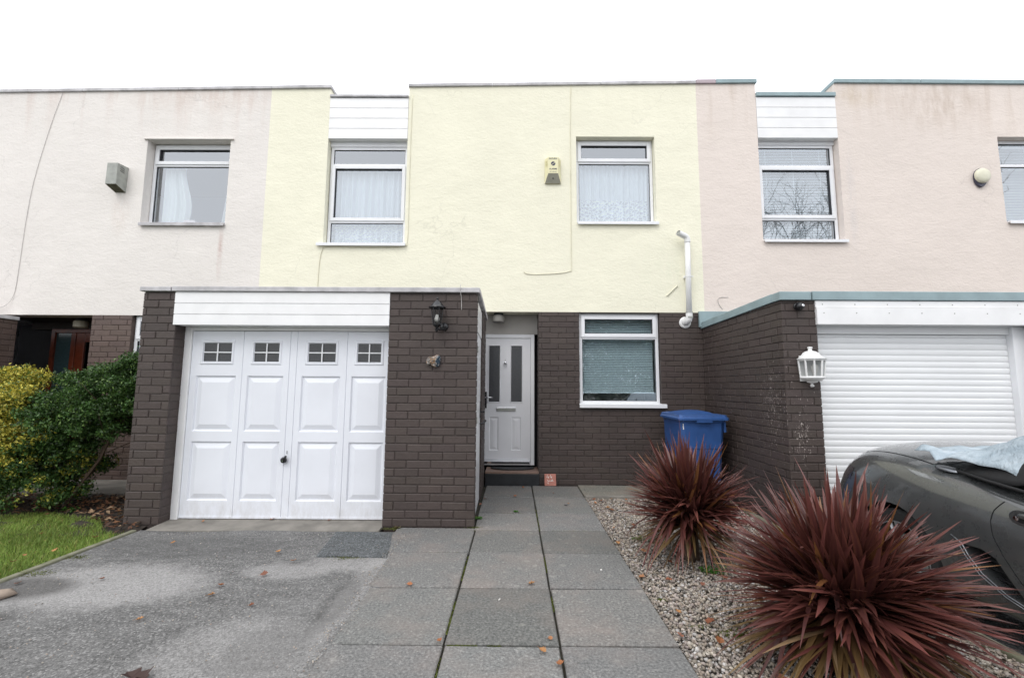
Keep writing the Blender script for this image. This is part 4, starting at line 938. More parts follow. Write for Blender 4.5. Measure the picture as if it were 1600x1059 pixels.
# ---------------------------------------------------------------- ground
def plate(name,x0,x1,y0,y1,z,m,nx=1,ny=1,amp=0,sc=1.3,thick=None):
    from mathutils import noise as mn
    mb=MB(); 
    for j in range(ny+1):
        for i in range(nx+1):
            x=x0+(x1-x0)*i/nx; y=y0+(y1-y0)*j/ny; mb.v.append((x,y,z+(amp*mn.noise(Vector((x*sc,y*sc,0))) if amp else 0))); mb.c.append((1,1,1))
    for j in range(ny):
        for i in range(nx): a=j*(nx+1)+i; mb.f.append((a,a+1,a+nx+2,a+nx+1))
    return struct(mb.build(name,m,None,smooth=bool(amp)))
plate('ground',-90,90,-90,60,-.16,M['ground'])
plate('driveway',-3.33,-.86,-3.2,4.14,-.006,M['asphalt'],60,150,.010,1.6)
# asphalt patch with cut edges
b=MB(); e=[(-1.50,3.56),(-.955,3.53),(-1.0,3.8),(-1.07,4.11),(-1.57,4.12)]; b.prism(e,'z',-.02,.004); struct(b.build('driveway_patch',M['patch'],None,bevel=.002,seg=1))
b=MB(); b.add([(-3.28,4.13,-.02),(-1.205,4.15,-.02),(-1.205,4.50,-.02),(-3.28,4.50,-.02),(-3.28,4.13,.0),(-1.205,4.15,.002),(-1.205,4.50,.016),(-3.28,4.50,.016)],[(4,5,6,7),(0,1,5,4),(0,4,7,3),(1,2,6,5)])
struct(b.build('garage_threshold',M['concrete'],None,bevel=.004,seg=1))
plate('right_driveway',2.49,9.2,-3.2,4.6,-.078,M['road'],60,80,.006,1.6)
plate('left_bed_ground',-9.5,-3.38,4.0,5.3,-.02,M['soil'],120,30,.05,5)
plate('lawn_ground',-9.5,-3.385,-3.2,4.1,-.03,M['lawnbase'],60,60,.006,1.5)
plate('path_bed',-.94,.84,-3.2,6.1,-.022,M['dirt'])
plate('gravel_bed_ground',.83,2.45,-3.2,6.1,-.045,M['gravelbase'],40,100,.015,3)
plate('road',-90,90,-14,-3.2,-.12,M['road']); 
for (nm,x0,x1,h0,h1,m) in (('edging',-3.382,-3.333,-.08,.012,'kerb'),('kerb',2.44,2.488,-.12,.004,'kerb')):
    b=MB(); y=-3.2; 
    while y<(4.1 if nm=='edging' else 5.9):
        L=.914; j=random.uniform(-.004,.004); b.box(x0+j,x1+j,y+.003,min(y+L-.003,4.13 if nm=='edging' else 6.0),h0,h1+random.uniform(-.003,.003)); y+=L
    struct(b.build(nm,M[m],None,bevel=.008))
# slabs
b=MB(); rows=[-3.1,-2.49,-1.88,-1.27,-.66,-.05,.56,1.17,1.78,2.395,3.035,3.66,4.215,4.775,5.42,6.045]
def slab(x0,x1,y0,y1,z,c):
    i=.006; jt=lambda: random.uniform(-.003,.003)
    q=[(x0+jt(),y0+jt()),(x1+jt(),y0+jt()),(x1+jt(),y1+jt()),(x0+jt(),y1+jt())]; tz=[z+random.uniform(-.003,.003) for _ in range(4)]
    cx,cy=(x0+x1)/2,(y0+y1)/2; vs=[(*p,-.03) for p in q]+[(*p,t-.006) for p,t in zip(q,tz)]+[(p[0]+(i if p[0]<cx else -i),p[1]+(i if p[1]<cy else -i),t) for p,t in zip(q,tz)]
    b.add(vs,[(8,9,10,11)]+[(L+k,L+(k+1)%4,L+4+(k+1)%4,L+4+k) for L in (0,4) for k in range(4)],c)
for r,(y0,y1) in enumerate(zip(rows,rows[1:])):
    cols=[(-.922,-.354),(-.341,.229),(.242,.835)]
    if y0>4.2: cols=cols[1:]; 
    for k,(x0,x1) in enumerate(cols):
        if x0==-.922 and y1>4.0: x0=-1.06; y1_=4.262
        elif x0==-.922 and y1>3.6: x0=-.945; y1_=y1
        else: y1_=y1
        if k==0 and y0>4.2: x0=-.355+ .0
        g=random.uniform(.82,1.13); slab(x0,x1,y0+.008,y1_-.008,0,(g*random.uniform(.99,1.02),g,g*random.uniform(.97,1.01)))
struct(b.build('path',M['slab'],None))
b=MB()
for (x0,x1) in ((.845,1.74),(1.75,2.43)): 
    y0,y1=5.50,6.09; slab(x0,x1,y0,y1,.002,(1.15,1.12,1.0))
struct(b.build('wall_path',M['slab'],None))
b=MB(); b.box(.846,2.43,5.45,5.496,-.09,.012); struct(b.build('wall_path_edging',M['concrete'],None,bevel=.006))
b=MB(); b.box(-5.75,-3.62,5.33,6.09,-.06,.03); b.box(-9.5,-5.76,5.33,6.09,-.06,.03); struct(b.build('left_path',M['concrete'],None,bevel=.01))
# gravel stones
def icosa():
    p=(1+5**.5)/2; V=np.array([(-1,p,0),(1,p,0),(-1,-p,0),(1,-p,0),(0,-1,p),(0,1,p),(0,-1,-p),(0,1,-p),(p,0,-1),(p,0,1),(-p,0,-1),(-p,0,1)])/math.hypot(1,p)
    F=np.array([(0,11,5),(0,5,1),(0,1,7),(0,7,10),(0,10,11),(1,5,9),(5,11,4),(11,10,2),(10,7,6),(7,1,8),(3,9,4),(3,4,2),(3,2,6),(3,6,8),(3,8,9),(4,9,5),(2,4,11),(6,2,10),(8,6,7),(9,8,1)]); return V,F
def rotmats(n,rng):
    q=rng.normal(size=(n,4)); q/=np.linalg.norm(q,axis=1)[:,None]; w,x,y,z=q.T
    return np.stack([1-2*(y*y+z*z),2*(x*y-z*w),2*(x*z+y*w),2*(x*y+z*w),1-2*(x*x+z*z),2*(y*z-x*w),2*(x*z-y*w),2*(y*z+x*w),1-2*(x*x+y*y)],1).reshape(n,3,3)
def stones(name,P,size,pal,m,flat=.75):
    n=len(P); IV,IF=icosa(); V=IV[None]*(1+RNG.uniform(-.28,.28,(n,12,1))); V=V*RNG.uniform(.55,1.2,(n,1,3)); V=np.einsum('nij,nkj->nki',rotmats(n,RNG),V)
    V[:,:,2]*=flat; V=V*size[:,None,None]+P[:,None,:]
    F=(IF[None]+(np.arange(n)*12)[:,None,None]).reshape(-1,3); c=pal[RNG.integers(0,len(pal),n)]*RNG.uniform(.7,1.25,(n,1)); C=np.repeat(c,12,0)
    return np_mesh(name,V.reshape(-1,3),F,C,m)
n=38000; yy=1.55+(5.45-1.55)*RNG.random(n)**1.15; xx=RNG.uniform(.850,2.435,n)
n2=2500; yy=np.concatenate([yy,RNG.uniform(-2,1.55,n2)]); xx=np.concatenate([xx,RNG.uniform(.85,2.43,n2)])
P=np.stack([xx,yy,-.030+RNG.uniform(-.006,.016,n+n2)],1); sz=RNG.uniform(.006,.0135,n+n2)*np.where(RNG.random(n+n2)<.1,1.25,1)
pal=np.array([(.42,.38,.33),(.36,.31,.25),(.47,.42,.35),(.33,.27,.22),(.27,.24,.20),(.50,.48,.46),(.38,.32,.27),(.32,.27,.25),(.22,.20,.18),(.44,.38,.34)])*1.0
g=stones('gravel',P,sz,pal,M['stone']); tag(g,'pale mixed gravel between the slab path and the right driveway','gravel',kind='stuff')
# grit in the joints / along edges
n=1500; P=np.stack([np.concatenate([RNG.normal(.842,.006,500),RNG.normal(-.95,.03,400),RNG.uniform(-3.2,-.9,600)]),np.concatenate([RNG.uniform(1.5,5.4,500),RNG.uniform(1.5,4.1,400),RNG.uniform(1.7,4.1,600)]),np.full(n,.004)],1)
g=stones('loose_grit',P,RNG.uniform(.002,.005,n),pal,M['stone']); tag(g,'loose grit scattered on the asphalt and along slab edges','grit',kind='stuff')
# moss in joints
def tuftmesh(P,h,w,cols,lean=.5,seg=1):
    n=len(P); a=RNG.uniform(0,2*PI,n); d=np.stack([np.cos(a),np.sin(a),np.zeros(n)],1); s=np.stack([-np.sin(a),np.cos(a),np.zeros(n)],1)
    l=RNG.uniform(0,lean,n)[:,None]; hh=h[:,None]; up=np.array([[0,0,1.0]])
    v0=P-s*w[:,None]; v1=P+s*w[:,None]; mid=P+up*hh*.6+d*hh*l*.3; v2=mid+s*w[:,None]*.7; v3=mid-s*w[:,None]*.7; v4=P+up*hh+d*hh*l
    V=np.stack([v0,v1,v2,v3,v4],1).reshape(-1,3); b=np.arange(n)*5
    F=np.concatenate([np.stack([b,b+1,b+2],1),np.stack([b,b+2,b+3],1),np.stack([b+3,b+2,b+4],1)]); C=np.repeat(cols,5,0); return V,F,C
def rcol(n,base,var=.3): return np.array(base)[None]*RNG.uniform(1-var,1+var,(n,1))*RNG.uniform(.92,1.08,(n,3))
mp=[]
for x in (-.3475,.2355):
    for (a,b_,k) in ((1.9,2.3,260),(2.5,2.9,330),(3.15,3.6,260),(4.2,5.6,250)) if x<0 else ((2.75,2.95,260),(3.3,3.6,250),(4.2,5.0,150)):
        q=RNG.beta(1.2,1.6,k); mp.append(np.stack([np.full(k,x)+RNG.normal(0,.004,k),a+(b_-a)*q,np.full(k,-.012)],1))
for (y,x0,x1,k) in ((2.395,-.33,-.18,700),(2.40,-.13,-.06,300),(4.215,.35,.8,500),(3.66,-.7,-.4,200),(4.78,-.2,.1,400),(4.215,-.3,.1,250)):
    mp.append(np.stack([RNG.uniform(x0,x1,k),np.full(k,y)+RNG.normal(0,.004,k),np.full(k,-.012)],1))
for (x,y,s,k) in ((-1.25,3.535,.06,260),(-3.26,3.2,.07,260),(-3.27,3.5,.05,200),(-.40,4.6,.04,500),(-.37,4.28,.03,300),(1.02,2.62,.02,150),(1.20,2.55,.05,700),(1.35,2.5,.05,300),(.92,2.93,.015,200),(-1.1,4.22,.05,300)):
    mp.append(np.stack([RNG.normal(x,s,k),RNG.normal(y,s*.4,k),np.full(k,-.002 if x<.8 else -.02)],1))
P=np.concatenate(mp); n=len(P); V,F,C=tuftmesh(P,RNG.uniform(.003,.011,n)*np.where(P[:,2]>-.01,.6,1),RNG.uniform(.002,.004,n),rcol(n,(.11,.13,.025),.45),1.2)
tag(np_mesh('moss',V,F,C,M['grass']),'green moss growing in the slab joints and along the kerbs','moss',kind='stuff')
# grass lawn: rounded edge towards the bed
n=90000; x=RNG.uniform(-6.2,-3.36,n); y=RNG.uniform(2.3,4.75,n)
edge=np.where(x>-4.35,4.62-(x+4.35)**1.6*.75 if False else 4.60-.62*np.clip(x+4.4,0,2)**1.25,4.62)+.05*np.sin(x*9)
keep=(y<edge+RNG.normal(0,.03,n)); x,y=x[keep],y[keep]; n=len(x)
P=np.stack([x,y,np.full(n,-.028)],1); cl=rcol(n,(.20,.29,.055),.35); yel=RNG.random(n)<.10; cl[yel]=rcol(yel.sum(),(.34,.32,.10),.3)
pt=(np.sin(x*5+y*3)+np.sin(x*2.3-y*6))*.5; cl*=(1+.18*pt)[:,None]
V,F,C=tuftmesh(P,RNG.uniform(.028,.048,n),RNG.uniform(.0014,.0028,n),cl,1.1); tag(np_mesh('grass',V,F,C,M['grass']),'short green lawn at the left edge behind the kerb','lawn',kind='stuff')
# leaf litter in the bed
def flat_leaves(P,size,cols,tilt=.6):
    n=len(P); Rm=rotmats(n,RNG); nrm=RNG.normal(0,tilt,(n,2)); a=RNG.uniform(0,2*PI,n)
    u=np.stack([np.cos(a),np.sin(a),RNG.normal(0,tilt*.4,n)],1); w=np.stack([-np.sin(a),np.cos(a),RNG.normal(0,tilt*.4,n)],1); up=np.array([[0,0,1.]])
    s=size[:,None]; pts=[P-u*s,P-u*s*.1+w*s*.5+up*s*.25,P+u*s,P-u*s*.1-w*s*.5+up*s*.2,P-up*s*.02]
    V=np.stack(pts,1).reshape(-1,3); b=np.arange(n)*5; F=np.concatenate([np.stack([b,b+1,b+4],1),np.stack([b+1,b+2,b+4],1),np.stack([b+2,b+3,b+4],1),np.stack([b+3,b,b+4],1)]); return V,F,np.repeat(cols,5,0)
n=2600; x=RNG.uniform(-6.2,-3.42,n); y=RNG.uniform(4.0,5.33,n); k=(y>4.66-.62*np.clip(x+4.4,0,2)**1.25-.05)&(y>4.02); x,y=x[k],y[k]; n=len(x)
pal2=np.array([(.16,.07,.035),(.10,.05,.03),(.24,.12,.06),(.06,.045,.03),(.30,.20,.12)])
V,F,C=flat_leaves(np.stack([x,y,RNG.uniform(.0,.035,n)],1),RNG.uniform(.012,.035,n),pal2[RNG.integers(0,5,n)]*RNG.uniform(.6,1.3,(n,1)),.8)
tag(np_mesh('leaf_litter',V,F,C,M['dead']),'brown leaf litter over the dark soil under the shrubs','leaf litter',kind='stuff')

# ---------------------------------------------------------------- sword-leaved plants
def sword_plant(cx,cy,zc,rad,hgt,n,seed,label,g0=-.03):
    rng=np.random.default_rng(seed); T=thing('cordyline',label,'plant',(cx,cy,g0),group=None)
    seg=7; V=[];F=[];C=[]; base=0
    for i in range(n):
        f=(i+.5)/n
        # elevation from straight up down to drooping
        el=PI/2-(math.acos(1-f*1.18)); el+=rng.normal(0,.10); az=i*2.39996+rng.normal(0,.25)
        el=max(min(el,1.5),-.55)
        up_=max(0,math.sin(el)); L=(rad*(1-up_**2)+hgt*up_**2)*rng.uniform(.72,1.08)
        low=el<.05
        if low: L*=rng.uniform(.7,1)
        w=rng.uniform(.012,.0205)*(rad/.6)**.6*(.72 if low else 1)
        hd=i%4; o=np.array([cx+math.cos(az)*.03+(0,.055,-.05,.01)[hd]*(rad/.6),cy+math.sin(az)*.03+(0,.04,.03,-.06)[hd],zc+rng.normal(0,.05)*(1 if not low else .4)-(.08 if low else 0)])
        d=np.array([math.cos(az)*math.cos(el),math.sin(az)*math.cos(el),math.sin(el)])
        side=np.array([-math.sin(az),math.cos(az),0]); tw=rng.normal(0,.35); 
        droop=rng.uniform(.03,.16)*(1.0 if not low else 2.0)*math.cos(el)
        bend=rng.normal(0,.07)
        if rng.random()<.05: droop+=rng.uniform(.3,.8)
        r_=rng.random(); 
        if low and r_<.5: c0=np.array((.07,.03,.018))*rng.uniform(.6,1.4); c1=np.array((.15,.10,.038))*rng.uniform(.6,1.3)
        elif low and r_>.85: c0=np.array((.16,.10,.06))*rng.uniform(.7,1.2); c1=np.array((.28,.19,.11))*rng.uniform(.7,1.2)
        elif r_<.06: c0=np.array((.10,.03,.02)); c1=np.array((.22,.10,.035))
        else:
            c0=np.array((.035,.010,.011))*rng.uniform(.7,1.3); c1=np.array((.118,.038,.034))*rng.uniform(.6,1.45)
        for k in range(seg+1):
            t=k/seg; p=o+d*L*t+np.array([0,0,-1])*droop*L*t*t*1.4+side*bend*L*t*t
            ww=w*(.45+1.1*t if t<.4 else (.89 if t<.45 else .89*(1-((t-.45)/.55)**1.7)))+.0006
            nrm=np.cross(side,d); s2=side*math.cos(tw*t)+nrm*math.sin(tw*t)
            cc=c0*(1-t)+c1*t; ed=cc*1.0+np.array((.05,.022,.006))*(1 if rng.random()<.3 else .35)
            V+= [p-s2*ww+nrm*ww*.35, p, p+s2*ww+nrm*ww*.35]; C+=[ed,cc,ed]
            if k<seg:
                a=base+k*3; F+=[(a,a+1,a+4,a+3),(a+1,a+2,a+5,a+4)]
        base+=(seg+1)*3
    np_mesh('foliage',np.array(V),np.array(F),np.array(C),M['spike'],T,smooth=True)
    b=MB()
    for k in range(3):
        a=k*2.1; b.tube([(cx+.03*math.cos(a),cy+.03*math.sin(a),g0-.02),(cx+.02*math.cos(a),cy+.02*math.sin(a),zc)],[.04,.03],8)
    b.build('stem',M['stem'],T); reorigin(T)
sword_plant(1.37,3.62,.33,.49,.61,800,3,'smaller dark red spiky cordyline on the gravel in front of the blue bin')
sword_plant(1.60,2.30,.27,.59,.58,1200,5,'larger dark red spiky cordyline on the gravel beside the parked car')

# weeds
def weed(x,y,z,s,n,label,col=(.07,.20,.03)):
    P=np.stack([x+s*.45*np.clip(RNG.normal(0,1,n),-1.3,1.3),y+s*.3*np.clip(RNG.normal(0,1,n),-1.3,1.3),z+np.abs(RNG.normal(0,s*.12,n))],1)
    V,F,C=flat_leaves(P,RNG.uniform(.008,.018,n),rcol(n,col,.35),.9); o=np_mesh('weed',V,F,C,M['leaf']); 
    tag(o,label,'weed')
weed(1.42,3.36,-.02,.13,130,'bright green weed at the foot of the smaller cordyline')
weed(1.10,4.02,-.02,.12,60,'dull green weed on the gravel to the left behind the smaller cordyline',(.10,.14,.04))
weed(-.345,4.55,.0,.05,50,'small green weed at the corner of the brick pier and slab path')
weed(-4.55,4.72,.0,.13,70,'green weed on the soil at the back edge of the lawn')
weed(-1.06,4.235,.0,.04,30,'small dry weed under the left corner of the brick pier',(.14,.12,.05))
weed(.03,4.80,.0,.035,24,'tiny green weed in the slab joint between pier and doorstep')

# ---------------------------------------------------------------- shrubs
def shrub(name,label,blobs,n,size,cols,stems,loc,twigs=True,seed=1):
    rng=np.random.default_rng(seed); T=thing(name,label,'shrub',loc)
    B0=np.array(blobs); bl2=[]
    for q in B0:
        m_=int(26*(q[3]*q[4]*q[5])**(2/3)/.03**(2/3)*.35)+7; dd=rng.normal(size=(m_,3)); dd/=np.linalg.norm(dd,axis=1)[:,None]; dd[:,2]=np.abs(dd[:,2])*np.where(rng.random(m_)<.8,1,-1)
        for e in dd: rr_=rng.uniform(.06,.115); c_=q[:3]+e*q[3:6]*rng.uniform(.72,1.02); bl2.append((*c_,rr_*1.25,rr_*1.1,rr_*.7))
    B=np.array(bl2); vol=B[:,3]*B[:,4]*B[:,5]; pr=vol**(2/3); pr/=pr.sum()
    # sprays: tufts of leaves at the shell of every blob
    nt=n//14; bi=rng.choice(len(B),nt,p=pr); dv=rng.normal(size=(nt,3)); dv/=np.linalg.norm(dv,axis=1)[:,None]
    rr=rng.uniform(.35,1.1,nt)**.6; ctr=B[bi,:3]+dv*B[bi,3:6]*rr[:,None]
    ctr=ctr[ctr[:,2]>.03]; dv=dv[:len(ctr)]; nt=len(ctr)
    k=14; Cn=np.repeat(ctr,k,0)+rng.normal(0,.022,(nt*k,3)); n=len(Cn)
    u=rng.normal(size=(n,3))+np.array([0,-.2,.5]); u/=np.linalg.norm(u,axis=1)[:,None]; w=np.cross(u,rng.normal(size=(n,3))); w/=np.linalg.norm(w,axis=1)[:,None]; nn=np.cross(u,w)
    s=(size*rng.uniform(.6,1.25,n))[:,None]
    V=np.stack([Cn-u*s*.5,Cn+w*s*.26+nn*s*.06,Cn+u*s*.5,Cn-w*s*.26+nn*s*.06],1).reshape(-1,3); b=np.arange(n)*4
    F=np.concatenate([np.stack([b,b+1,b+2],1),np.stack([b,b+2,b+3],1)])
    col=cols(Cn,rng,np.repeat(rng.random(nt),k)); np_mesh('foliage',V,F,np.repeat(col,4,0),M['leaf'],T)
    m=MB()
    for (a,bq) in stems:
        a=Vector(a); bq=Vector(bq); mid=(a+bq)/2+Vector((0.05,0,-.05)); m.tube([a,mid,bq],[.016,.012,.006],6)
        for q in range(9):
            e=bq+Vector(rng.normal(0,.22,3)); m.tube([mid.lerp(bq,rng.random()),e],[.006,.002],5)
    m.build('stem',M['stem'],T); reorigin(T)
def cg(P,rng,cl):
    n=len(P); c=np.array((.048,.105,.024))[None]*rng.uniform(.45,1.5,(n,1))*(.55+.8*cl)[:,None]; tip=rng.random(n)<.14; c[tip]=np.array((.14,.23,.055))*rng.uniform(.8,1.2,(tip.sum(),1))
    lo=(P[:,2]<.62)&(P[:,0]<-3.9)&(cl>.84); c[lo]=np.array((.38,.36,.05))*rng.uniform(.6,1.1,(lo.sum(),1)); return c
def cy_(P,rng,cl):
    n=len(P); c=np.array((.52,.46,.07))[None]*(.6+.6*cl)[:,None]*rng.uniform(.6,1.25,(n,1)); g=rng.random(n)<.20; c[g]=np.array((.10,.17,.035))*rng.uniform(.6,1.3,(g.sum(),1))
    lo=(P[:,2]<.50)&(rng.random(n)<.6); c[lo]=np.array((.06,.10,.03))*rng.uniform(.5,1.4,(lo.sum(),1)); return c
gb=[(-4.22,4.95,1.28,.34,.36,.26),(-4.55,4.95,1.12,.40,.4,.30),(-4.05,4.95,1.38,.22,.3,.20),(-4.12,4.95,1.06,.22,.32,.24),(-4.75,4.85,.85,.42,.45,.40),(-4.45,4.85,.86,.28,.4,.24),(-4.85,4.75,.45,.32,.4,.30),(-4.90,5.1,1.10,.32,.3,.28),(-4.9,4.65,.22,.32,.3,.18),(-3.86,4.98,1.44,.12,.15,.16),(-4.05,4.9,1.55,.14,.2,.10),(-4.42,5.0,1.36,.18,.2,.14),(-4.75,5.1,.7,.4,.3,.4),(-4.3,5.1,1.05,.36,.25,.36),(-4.8,5.0,1.30,.22,.2,.10),(-4.72,4.75,.62,.34,.3,.24),(-4.85,4.95,.35,.42,.3,.3),(-4.55,4.8,.92,.34,.3,.26),(-4.45,5.1,.8,.25,.25,.25),(-4.8,4.65,.3,.30,.2,.22)]
shrub('shrub','dense dark green shrub between the golden shrub and the brown brick pier',gb,88000,.031,cg,[((-4.75,4.85,0),(-4.3,4.9,.9)),((-4.85,4.9,0),(-4.9,4.9,.8)),((-4.7,4.8,0),(-4.2,4.9,1.1))],(-4.75,4.85,0),seed=4)
yb_=[(-5.45,4.75,1.02,.42,.35,.30),(-5.12,4.65,1.05,.22,.25,.22),(-5.75,4.7,.85,.4,.4,.35),(-5.2,4.55,.78,.32,.3,.30),(-5.6,4.7,.5,.4,.35,.3),(-5.2,4.6,.45,.25,.25,.22),(-5.22,4.8,1.28,.20,.2,.16),(-5.45,4.85,1.34,.16,.2,.10),(-6.1,4.8,.8,.35,.4,.4),(-5.4,4.7,.2,.45,.3,.2),(-5.5,4.95,.8,.45,.3,.5),(-5.0,4.55,.72,.26,.2,.26),(-5.05,4.5,.45,.24,.2,.2),(-4.98,4.6,1.0,.2,.2,.2)]
shrub('shrub','golden yellow variegated shrub at the left edge, beside the dark green one',yb_,52000,.031,cy_,[((-5.4,4.75,0),(-5.3,4.7,.9)),((-5.45,4.8,0),(-5.7,4.7,.8))],(-5.4,4.75,0),seed=8)

# ---------------------------------------------------------------- wheelie bin
def bin_():
    T=thing('wheelie_bin','blue plastic wheelie bin in the corner behind the smaller cordyline','bin',(2.16,5.55,-.02))
    x0,x1,y0,y1=1.905,2.42,5.20,5.86; zt=.90; BZ=.045; zb=.0; t=.055
    b=MB(); rings=[]
    def ring(ix,iy,z,c=.035): 
        a,b_,c_,d=x0+ix,x1-ix,y0+iy,y1-ix*.3; return [(a+c,c_,z),(b_-c,c_,z),(b_,c_+c,z),(b_,d-c,z),(b_-c,d,z),(a+c,d,z),(a,d-c,z),(a,c_+c,z)]
    prof=[(t,t*1.3,zb),(t*.95,t*1.2,zb+.05),(.028,.035,.55),(.027,.034,.56),(.022,.028,.565),(.012,.012,.84),(.0,-.004,.85),(.0,-.004,.875),(.012,.012,.878)]
    for p in prof: rings+=ring(*p)
    n=8; L=len(prof); fs=[(i*n+k,i*n+(k+1)%n,(i+1)*n+(k+1)%n,(i+1)*n+k) for i in range(L-1) for k in range(n)]+[tuple(range(n))[::-1],tuple((L-1)*n+k for k in range(n))]
    b.add(rings,fs); b.build('body',M['binblue'],T,auto=30)
    # lid: stepped slab with shallow dome and drooping front lip
    l=MB(); prof=[(-.015,-.03,.868,.02),(-.030,-.045,.872,.03),(-.030,-.045,.892,.03),(-.018,-.03,.902,.03),(-.012,-.024,.925,.035),(.03,.02,.932,.04),(.05,.05,.935,.05)]
    rings=[]
    for (ix,iy,z,c) in prof:
        rings+=[(q[0],q[1],q[2]+(.0)) for q in ring(ix,iy,z,c)]
    fs=[(i*n+k,i*n+(k+1)%n,(i+1)*n+(k+1)%n,(i+1)*n+k) for i in range(len(prof)-1) for k in range(n)]+[tuple(range(n))[::-1],tuple((len(prof)-1)*n+k for k in range(n))]
    l.add(rings,fs)
    nx,ny=10,12; V0=[]
    for j in range(ny+1):
        for i in range(nx+1):
            u=i/nx; v=j/ny; V0.append((x0+.07+(x1-x0-.14)*u,y0+.07+(y1-y0-.14)*v,.934+.034*(math.sin(PI*u)**.5)*(math.sin(PI*min(v*1.0+.0,1))**.6 if 0<v<1 else 0)))
    l.add(V0,[(j*(nx+1)+i,j*(nx+1)+i+1,(j+1)*(nx+1)+i+1,(j+1)*(nx+1)+i) for j in range(ny) for i in range(nx)])
    l.box((x0+x1)/2-.09,(x0+x1)/2+.09,y0-.040,y0-.028,.848,.872)
    l.build('lid',M['binblue'],T,auto=32)
    h=MB(); h.tube([(x0+.03,y1+.06,.875),(x1-.03,y1+.06,.875)],.014,8)
    for xx in (x0+.06,x1-.06): h.tube([(xx,y1-.02,.865),(xx,y1+.06,.875)],.014,8)
    h.build('handle',M['binblue'],T,smooth=True)
    for xx in (x0+.01,x1-.01):
        w=MB(); w.lathe([(0,-.022),(.08,-.022),(.1,-.014),(.1,.014),(.08,.022),(0,.022)],(xx,y1-.06,.08),20,axis='x'); w.build('wheel',M['rubber'],T,auto=40)
    s=MB(); s.box(1.935,1.975,5.223,5.226,.77,.83); s.build('sticker',M['whitepaint'],T)
    m=MB(); m.box(x1-.012,x1+.012,y0+.03,y0+.05,.74,.86); m.build('side_rib',M['binblue'],T)
    reorigin(T); T.scale=(1,1,1.055)
    for c_ in T.children: c_.matrix_parent_inverse=Matrix.Translation((-2.16,-5.55,.02))
bin_()

# ---------------------------------------------------------------- fallen leaves
LB="""-2.724,3.109;-1.856,2.896;-1.819,3.614;-1.698,3.201;-1.535,2.772;-1.884,3.029;-2.752,2.922;-2.907,4.30;-2.315,4.36;-1.619,3.44"""
def leaf_mesh(seed,sz):
    r=random.Random(seed); bm=MB(); n=9; L=sz
    curl=r.uniform(.15,.5); tw=r.uniform(-.3,.3); V=[]; 
    for k in range(n+1):
        t=k/n; w=L*.36*(math.sin(PI*min(1,t*1.02))**.8)*(1+(.35 if k%2 else -.15))*(1 if 0<k<n else .05)
        y=(t-.5)*L; z=curl*L*(2*(t-.5))**2*.4
        V.append([(-w,y,z+w*r.uniform(.3,.8)),(0,y,z),(w,y,z+w*r.uniform(.2,.7))])
    vs=[p for q in V for p in q]; fs=[]
    for k in range(n): a=k*3; fs+=[(a,a+1,a+4,a+3),(a+1,a+2,a+5,a+4)]
    base=r.choice([(.30,.12,.05),(.36,.17,.08),(.22,.08,.04),(.40,.20,.08),(.26,.11,.07)]); g=r.uniform(.8,1.2)
    bm.add(vs,fs,tuple(x*g for x in base)); bm.tube([(0,-L*.5,curl*L*.4),(0,-L*.75,curl*L*.45)],.0012,5); bm.c[-10:]=[(.2,.1,.05)]*10
    return bm
sets=[('brown fallen leaf lying on the grey asphalt driveway','leaves on the asphalt',.0,[(-2.724,3.109),(-1.856,2.896),(-1.819,3.614),(-1.698,3.201),(-1.535,2.772),(-1.884,3.029),(-2.775,3.792),(-1.619,3.44),(-3.20,3.03),(-2.05,2.6)],.055),
 ('small dry leaf on the concrete strip under the panelled garage door','leaves under the garage door',.012,[(-2.907,4.34),(-1.75,4.40),(-2.30,4.42)],.05),
 ('fallen leaf lying on the green lawn','leaves on the lawn',.02,[(-3.498,3.551),(-3.567,3.328),(-4.0,3.93),(-3.47,3.85),(-4.542,4.5),(-3.62,3.45)],.05),
 ('small orange leaf lying on the concrete slab path','leaves on the slab path',.004,[(.018,5.437),(.603,5.108),(-.671,3.053),(-.37,2.41),(.191,2.44),(.222,2.229),(.481,5.60),(.145,2.33),(.12,3.08),(-.33,5.3),(-.36,5.05),(.12,5.9)],.045),
 ('brown leaf lying on the pale gravel','leaves on the gravel',-.008,[(.93,5.36),(1.0,5.30),(1.13,5.38),(.914,5.2),(1.03,4.9),(1.03,3.719),(1.12,3.66),(1.44,3.22),(1.095,2.644),(.875,2.50),(1.06,2.45),(1.13,4.384),(.87,3.9),(1.161,3.5),(.88,3.23),(.956,2.749),(1.05,3.184),(1.25,3.12),(1.02,5.0),(1.2,2.15),(.93,4.3),(1.3,5.35)],.06)]
q=0
for lab,grp,z,pts,sz in sets:
    for (x,y) in pts:
        o=leaf_mesh(q,sz*random.uniform(.55,1.05)).build('fallen_leaf',M['dead'],None,smooth=False); o.location=(x,y,z+.006); o.rotation_euler=(random.uniform(-.3,.3),random.uniform(-.3,.3),random.uniform(0,6.3)); tag(o,lab,'leaf',grp); q+=1
lm=leaf_mesh(99,.13); lm.c=[(.06,.035,.03)]*len(lm.v); o=lm.build('fallen_leaf',M['dead'],None); o.location=(-1.655,2.10,.004); o.rotation_euler=(0,.2,1.2); tag(o,'large dark shrivelled leaf at the bottom edge of the driveway','leaf')
P=np.array([[-3.44,3.02,.0],[.56,5.10,.006],[1.70,5.6,.02],[-.083,2.9,.004],[.30,2.95,.004]])
s1=stones('stone',np.array([[0,0,0.]]),np.array([.11]),np.array([[.50,.40,.32]]),M['stone'],.4); s1.location=(-3.14,2.83,.015); tag(s1,'flat pale pink stone at the left edge of the driveway','stone')
s1=stones('stone',np.array([[0,0,0.]]),np.array([.018]),np.array([[.20,.20,.20]]),M['stone'],.8); s1.location=(.57,5.06,.012); tag(s1,'single dark pebble on a slab near the doorstep','stone')
